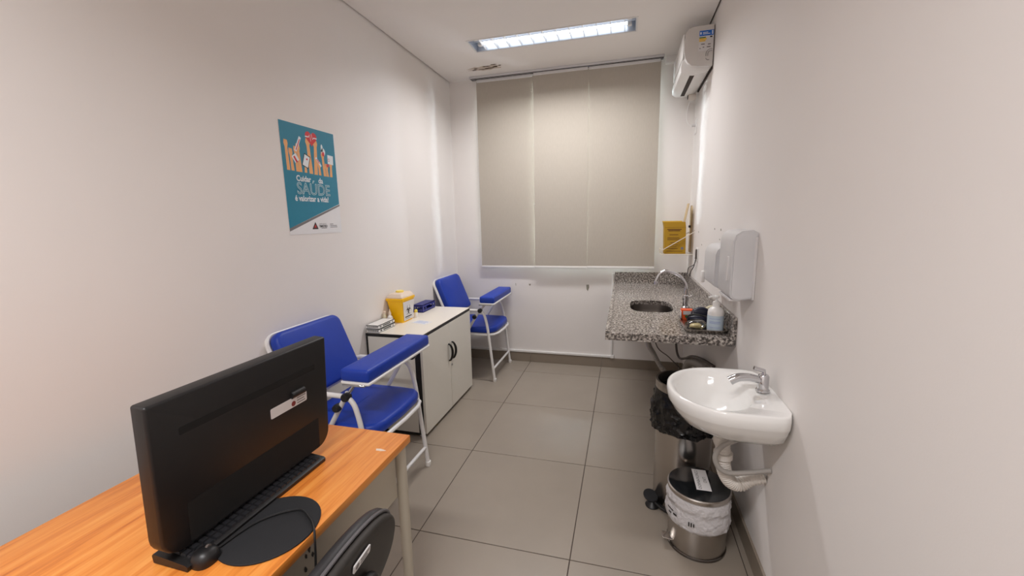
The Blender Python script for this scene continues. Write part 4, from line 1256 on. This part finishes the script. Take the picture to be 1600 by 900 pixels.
BB = (2.022, -1.94)
bb_ = thing('tall_pedal_bin', 'tall stainless steel bin with a black liner folded over its rim, under the counter end', 'bin', (BB[0], BB[1], 0))
obj('body', LA([(0.134, 0), (0.136, 0.004), (0.136, 0.655), (0.132, 0.655), (0.130, 0.02), (0.02, 0.018)], (BB[0], BB[1], 0), 48), M['steel'], bb_)
obj('rim', LA([(0.1315, 0.632), (0.141, 0.632), (0.142, 0.65), (0.141, 0.672), (0.1315, 0.672), (0.1315, 0.632)], (BB[0], BB[1], 0), 48, 'Z', False, False), M['steel'], bb_)
obj('liner', wavy_band(BB, [(0.128, 0.50, 0.4), (0.128, 0.62, 0.1), (0.1405, 0.63, 0.1), (0.148, 0.60, 0.7), (0.156, 0.565, 1.0), (0.160, 0.52, 1.1), (0.158, 0.48, 1.2), (0.156, 0.445, 1.2), (0.149, 0.42, 1.0), (0.1405, 0.428, 0.5)], 150, 5, 0.010), M['bag_black'], bb_)
obj('base_ring', LA([(0.139, 0), (0.139, 0.018), (0.136, 0.02)], (BB[0], BB[1], 0), 48, 'Z', True, False), M['black'], bb_)
pd = obj('pedal_arm', TB(spline([(1.985, -2.072, 0.03), (1.955, -2.083, 0.022), (1.915, -2.055, 0.022), (1.885, -2.02, 0.03)]), 0.007, 8), M['black'], bb_)
obj('pedal', PL(ellipse(0, 0, 0.040, 0.034, 24), (V((1.872, -2.0, 0.040)), V((0.75, -0.62, -0.18)).normalized(), V((0.60, 0.72, 0.30)).normalized()), 0.012, 0.005), M['black_matt'], bb_)
obj('pedal_base', LA([(0.034, 0), (0.036, 0.006), (0.030, 0.014), (0.012, 0.03)], (1.88, -2.018, 0.0), 20), M['black'], bb_)

SB_ = (2.058, -2.222)
sb_ = thing('small_pedal_bin', 'small stainless steel pedal bin with a labelled lid and white liner, below the basin', 'bin', (SB_[0], SB_[1], 0))
c3 = (SB_[0], SB_[1], 0)
obj('body', LA([(0.121, 0), (0.123, 0.004), (0.123, 0.27), (0.118, 0.27), (0.117, 0.02), (0.02, 0.018)], c3, 48), M['steel'], sb_)
obj('liner', wavy_band(SB_, [(0.116, 0.22, 0.2), (0.117, 0.268, 0.1), (0.125, 0.274, 0.1), (0.131, 0.262, 0.5), (0.136, 0.235, 0.8), (0.131, 0.215, 0.6), (0.134, 0.195, 0.8), (0.137, 0.165, 0.9), (0.135, 0.142, 0.9), (0.126, 0.130, 0.5)], 130, 8, 0.0045), M['bag_white'], sb_)
lid = obj('lid', LA([(0.126, 0.276), (0.131, 0.278), (0.131, 0.288), (0.127, 0.296), (0.09, 0.303), (0.03, 0.306)], c3, 48), M['smoke'], sb_)
obj('lid_ring', LA([(0.126, 0.274), (0.1325, 0.276), (0.1325, 0.290), (0.128, 0.294), (0.126, 0.290)], c3, 48, 'Z', False, False), M['steel'], lid)
KF = ((2.068, -2.212, 0.3075), (0, -1, 0), (1, 0, 0))     # reads from the wall side; u x v = +Z
obj('lid_label', PR([(-0.078, -0.030), (0.078, -0.030), (0.078, 0.031), (-0.078, 0.031)], KF, 0, 0.0006), M['label_white'], lid, flat=True)
KT = lambda a, b: ((2.068 + b, -2.212 - a, 0.3079), (0, -1, 0), (1, 0, 0))
lettering('LIXO', 0.019, M['ink'], lid, KT(0.0, 0.008), 'CENTER', depth=0.0004)
lettering('CONTAMINADO', 0.019, M['ink'], lid, KT(0.0, -0.020), 'CENTER', depth=0.0004, xs=0.98)
# print on the liner
def liner_print(a0, z0, w, h, m):
    bmq = new_bm()
    for j in range(5):
        pass
    n = 4
    va, vb = [], []
    for j in range(n + 1):
        a = radians(a0 + w * j / n)
        va.append(bmq.verts.new((SB_[0] + 0.1405 * cos(a), SB_[1] + 0.1405 * sin(a), z0)))
        vb.append(bmq.verts.new((SB_[0] + 0.1405 * cos(a), SB_[1] + 0.1405 * sin(a), z0 + h)))
    for j in range(n):
        bmq.faces.new((va[j], va[j + 1], vb[j + 1], vb[j]))
    obj('liner_print', bmq, m, sb_)
for (a0, z0, w, h) in ((197, 0.238, 22, 0.003), (199, 0.232, 14, 0.002), (200, 0.196, 16, 0.006), (204, 0.176, 7, 0.008), (216, 0.182, 8, 0.009), (246, 0.170, 2, 0.02), (250, 0.170, 2, 0.02), (254, 0.172, 2, 0.016)):
    liner_print(a0, z0, w, h, M['grey_ink'] if z0 > 0.22 else M['ink'])
obj('base_ring', LA([(0.126, 0), (0.126, 0.01), (0.123, 0.012)], c3, 48, 'Z', True, False), M['steel_dark'], sb_)
obj('pedal', PL(rrect(-0.02, 0.03, -0.022, 0.022, 0.006, 3), (V((1.925, -2.262, 0.034)), V((1, 0, -0.12)).normalized(), V((0, 1, 0))), 0.006, 0.002), M['steel'], sb_)
obj('pedal_arm', TB([(1.94, -2.262, 0.03), (1.965, -2.262, 0.022)], 0.006, 8), M['steel'], sb_)

# ------------------------------------------------------------------ desk
DX0, DX1, DY0, DY1, DZ = 0.26, 0.979, -4.10, -2.838, 0.73
dk = thing('desk', 'desk with an orange wood-grain top, beige steel panel and round legs', 'desk', (0.62, -3.47, 0))
obj('desktop', B(DX0, DX1, DY0, DY1, DZ - 0.028, DZ, 0.003, 2), M['wood'], dk)
obj('front_panel', B(0.93, 0.938, DY0 + 0.06, DY1 - 0.045, 0.507, DZ - 0.028), M['desk_metal'], dk)
for x in (0.949, 0.29):
    for y in (DY1 - 0.025, DY0 + 0.03):
        lg = obj('leg', LA([(0.0155, 0.012), (0.0195, 0.3), (0.0195, DZ - 0.028)], (x, y, 0), 18), M['desk_metal'], dk)
        obj('foot_cap', LA([(0.018, 0), (0.019, 0.004), (0.018, 0.014)], (x, y, 0), 14), M['black'], lg)
for y in (DY1 - 0.025, DY0 + 0.03):
    obj('cross_bar', B(0.30, 0.94, y - 0.012, y + 0.012, DZ - 0.068, DZ - 0.028), M['desk_metal'], dk)
for k, (y, z, s) in enumerate(((-3.30, 0.655, 0.006), (-3.312, 0.645, 0.005), (-3.29, 0.632, 0.005), (-3.318, 0.612, 0.006))):
    obj('paint_chip', PR(blob(-y, z, s * 0.7, s * 1.3, 60 + k, 9), ((0.938, 0, 0), (0, -1, 0), (0, 0, 1)), -0.0012, -0.0001), M['ink'], dk, flat=True)
    # (u x v = -X, so negative depth sits on the room side)
obj('worn_mark', PR(blob(0.928, -2.952, 0.02, 0.006, 77, 12, 0.4), ((0, 0, DZ), (1, 0, 0), (0, 1, 0)), 0.0, 0.0006), M['lid_white'], dk, flat=True)

# computer seen from behind
MX, MY0, MY1, MB, MT = 0.755, -3.51, -2.982, 0.762, 1.128
mo = thing('monitor', 'black all-in-one computer standing on the desk, seen from behind', 'monitor', (0.73, -3.245, DZ))
MF = ((MX, 0, 0), (0, 1, 0), (0, 0, 1))
MFR = ((MX - 0.042, 0, 0), (0, 1, 0), (0, 0, 1))
obj('back_shell', PL(rrect(MY0, MY1, MB, MT, [0.006, 0.006, 0.05, 0.05], 6), MFR, 0.042, 0.006), M['black'], mo)
obj('screen', PR(rrect(MY0 + 0.012, MY1 - 0.012, MB + 0.05, MT - 0.012, 0.002, 2), MFR, -0.002, 0.004), M['black_gloss'], mo)
obj('vent_slot', PR(rrect(-3.45, -3.035, 1.036, 1.054, 0.003, 3), MF, -0.002, 0.0006), M['cavity'], mo)
obj('lock_slot', PR(ellipse(-3.10, 0.985, 0.012, 0.006, 12), MF, -0.002, 0.0006), M['cavity'], mo)
obj('cable_recess', PR(rrect(-3.45, -3.03, MB + 0.006, 0.868, 0.003, 3), MF, -0.002, 0.0006), M['cavity'], mo)
obj('info_sticker', PR(rrect(-3.21, -3.075, 0.952, 0.982, 0.004, 3), MF, -0.001, 0.0008), M['label_white'], mo, flat=True)
obj('red_mark', PR(ellipse(-3.128, 0.963, 0.008, 0.008, 12), MF, 0.0008, 0.0012), M['dark_red_ink'], mo, flat=True)
for (a, b, z) in ((-3.114, -3.08, 0.973), (-3.114, -3.086, 0.965), (-3.114, -3.082, 0.957)):
    obj('small_print', PR([(a, z), (b, z), (b, z + 0.003), (a, z + 0.003)], MF, 0.0008, 0.0012), M['grey_ink'], mo, flat=True)
obj('hinge', LA([(0.011, 0), (0.011, 0.05)], (MX - 0.001, -3.135, 0.99), 10, 'Y'), M['black'], mo)
mo.rotation_euler = (0, 0.06, 0)
obj('stand', B(0.52, 0.66, -3.36, -3.14, DZ + 0.012, DZ + 0.026, 0.004, 2), M['black'], mo)
obj('stand_neck', B(0.62, 0.655, -3.30, -3.20, DZ + 0.02, 0.95, 0.004, 2), M['black'], mo)
obj('stand_arm', B(0.64, 0.715, -3.29, -3.21, 0.90, 0.95, 0.004, 2), M['black'], mo)

# keyboard
kb = thing('keyboard', 'black keyboard at the front of the desk beside the computer', 'keyboard', (0.741, -3.27, DZ))
KX0, KX1, KY0, KY1 = 0.690, 0.791, -3.49, -3.050
bm = new_bm()
pr = [(KX0, DZ + 0.003), (KX1, DZ + 0.001), (KX1 + 0.002, DZ + 0.012), (KX1 - 0.004, DZ + 0.016), (KX0 + 0.002, DZ + 0.025), (KX0 - 0.002, DZ + 0.02)]
prism(bm, pr, ((0, KY1, 0), (1, 0, 0), (0, 0, 1)), 0, KY1 - KY0)
obj('case', bm, M['black'], kb)
sl = V((KX1 - KX0 - 0.006, 0, -0.009)).normalized()
key_me = None
for r in range(5):
    for c in range(21):
        x = KX0 + 0.013 + r * 0.0182
        z = DZ + 0.025 - (x - KX0 - 0.002) * (0.009 / (KX1 - KX0 - 0.006))
        y = KY1 - 0.022 - c * 0.0196
        if key_me is None:
            bmk = new_bm()
            rings(bmk, [[(sx * 0.0082, sy * 0.0082, 0) for sx, sy in ((-1, -1), (1, -1), (1, 1), (-1, 1))], [(sx * 0.0066, sy * 0.0066, 0.005) for sx, sy in ((-1, -1), (1, -1), (1, 1), (-1, 1))]])
            bmesh.ops.recalc_face_normals(bmk, faces=bmk.faces[:])
            key_me = bpy.data.meshes.new('key'); bmk.to_mesh(key_me); bmk.free()
            key_me.materials.append(mat('key_plastic', (34, 34, 37), 0.4))
        ko = bpy.data.objects.new('key', key_me)
        COL.objects.link(ko)
        ko.parent = kb
        ko.location = V((x, y, z)) - ORG[kb.name]
        ko.rotation_euler = (0, 0.095, 0)

mpd = thing('mouse_pad', 'round black mouse pad at the edge of the wooden desktop', 'mouse pad', (0.862, -3.335, DZ))
obj('pad', PL(ellipse(0.862, -3.335, 0.115, 0.118, 48), ((0, 0, DZ + 0.0003), (1, 0, 0), (0, 1, 0)), 0.0045, 0.002), M['black_matt'], mpd)
cbp = spline([(0.80, -3.43, DZ + 0.0085), (0.82, -3.33, DZ + 0.0085), (0.885, -3.272, DZ + 0.0095), (0.94, -3.290, DZ + 0.0092), (0.978, -3.318, DZ + 0.008), (0.992, -3.333, DZ - 0.01), (0.997, -3.343, DZ - 0.06), (0.996, -3.352, 0.60), (0.985, -3.36, 0.515), (0.955, -3.37, 0.487), (0.92, -3.38, 0.50), (0.905, -3.39, 0.60)], 6)
tag(obj('desk_cable', TB(cbp, 0.0028, 8), M['black_cord']), 'thin black cable crossing the mouse pad and hanging over the desk edge', 'cable')

mse = thing('mouse', 'small black computer mouse on the round mouse pad', 'mouse', (0.80, -3.455, DZ))
bm = new_bm()
rings(bm, [[(0.80 + x * k_, -3.455 + y * k_, DZ + z_) for x, y in ellipse(0, 0, 0.027, 0.028, 28, 2.4)] for k_, z_ in ((0.95, 0.0), (1.0, 0.006), (0.96, 0.018), (0.75, 0.028), (0.35, 0.033))])
obj('shell', bm, M['black'], mse, angle=60)
obj('scroll_wheel', LA([(0.006, -0.003), (0.006, 0.003)], (0.803, -3.447, DZ + 0.031), 10, 'X'), M['cord'], mse)

# ------------------------------------------------------------------ office chair
OX, OY = 1.12, -3.468
oc_ = thing('office_chair', 'black office chair with a rounded back, pushed against the desk front', 'chair', (0.95, OY, 0))
OU = V((-sin(0.06), cos(0.06), 0))
tilt = V((0.20 * cos(0.06), 0.20 * sin(0.06), 1)).normalized()
ON = OU.cross(tilt)
outl = ellipse(0, 0.0, 0.298, 0.145, 64, 2.4)
bo_ = V((OX, OY, 0.647))
obj('back_cushion', PL(outl, (bo_ - ON * 0.042, OU, tilt), 0.036, 0.017), M['vinyl_black'], oc_)
sh_ = obj('back_shell', PL(inset(outl, 0.006), (bo_ - ON * 0.012, OU, tilt), 0.026, 0.012, 0.006), M['shell_black'], oc_)
obj('piping', TB([bo_ + OU * a + tilt * b - ON * 0.010 for a, b in inset(outl, 0.002)], 0.0045, 8, True), M['piping'], oc_)
OFR = (bo_ + ON * 0.0205, OU, tilt)
stk = rrect(0.062, 0.128, 0.088, 0.109, 0.003, 3)
lb = obj('maker_label', PR(stk, OFR, -0.002, 0.0012), M['label_white'], sh_, flat=True)
obj('label_emblem', PR(ellipse(0.075, 0.0985, 0.007, 0.007, 16), OFR, 0.0012, 0.0017), M['grey_ink'], sh_, flat=True)
for (a, b, z) in ((0.088, 0.122, 0.1), (0.088, 0.116, 0.092)):
    obj('small_print', PR([(a, z), (b, z), (b, z + 0.004), (a, z + 0.004)], OFR, 0.0012, 0.0017), M['grey_ink'], sh_, flat=True)
obj('back_bracket', PL(rrect(-0.01, 0.15, -0.16, 0.045, 0.05, 6), OFR, 0.03, 0.012), M['black'], oc_)
obj('bracket_cap', PR(arcpoly(0.10, -0.01, 0.026, 0.038, 0, 2 * pi - 0.02, 24), OFR, 0.028, 0.036), M['piping'], oc_)
obj('back_bar', TB(fillet([(OX + 0.0, OY + 0.05, 0.60), (OX - 0.005, OY, 0.38), (0.97, OY, 0.365)], 0.08), 0.018, 10), M['black'], oc_)
obj('seat', PL(ellipse(0.93, OY, 0.21, 0.23, 40, 2.8), ((0, 0, 0.385), (1, 0, 0), (0, 1, 0)), 0.075, 0.03, 0.01), M['vinyl_black'], oc_)
obj('seat_plate', B(0.85, 1.01, OY - 0.08, OY + 0.08, 0.345, 0.385, 0.005, 1), M['black'], oc_)
obj('gas_column', LA([(0.026, 0.09), (0.026, 0.24), (0.016, 0.24), (0.016, 0.35)], (0.93, OY, 0), 18), M['black'], oc_)
for k in range(5):
    a = radians(20 + 72 * k)
    e = V((0.93 + 0.27 * cos(a), OY + 0.27 * sin(a), 0.068))
    lg = obj('base_leg', TB([(0.93, OY, 0.105), e], [0.024, 0.015], 10), M['black'], oc_)
    obj('caster', LA([(0.02, -0.018), (0.027, -0.014), (0.027, 0.014), (0.02, 0.018)], (e.x, e.y, 0.027), 18, 'Y' if abs(cos(a)) > 0.7 else 'X'), M['black_gloss'], lg)
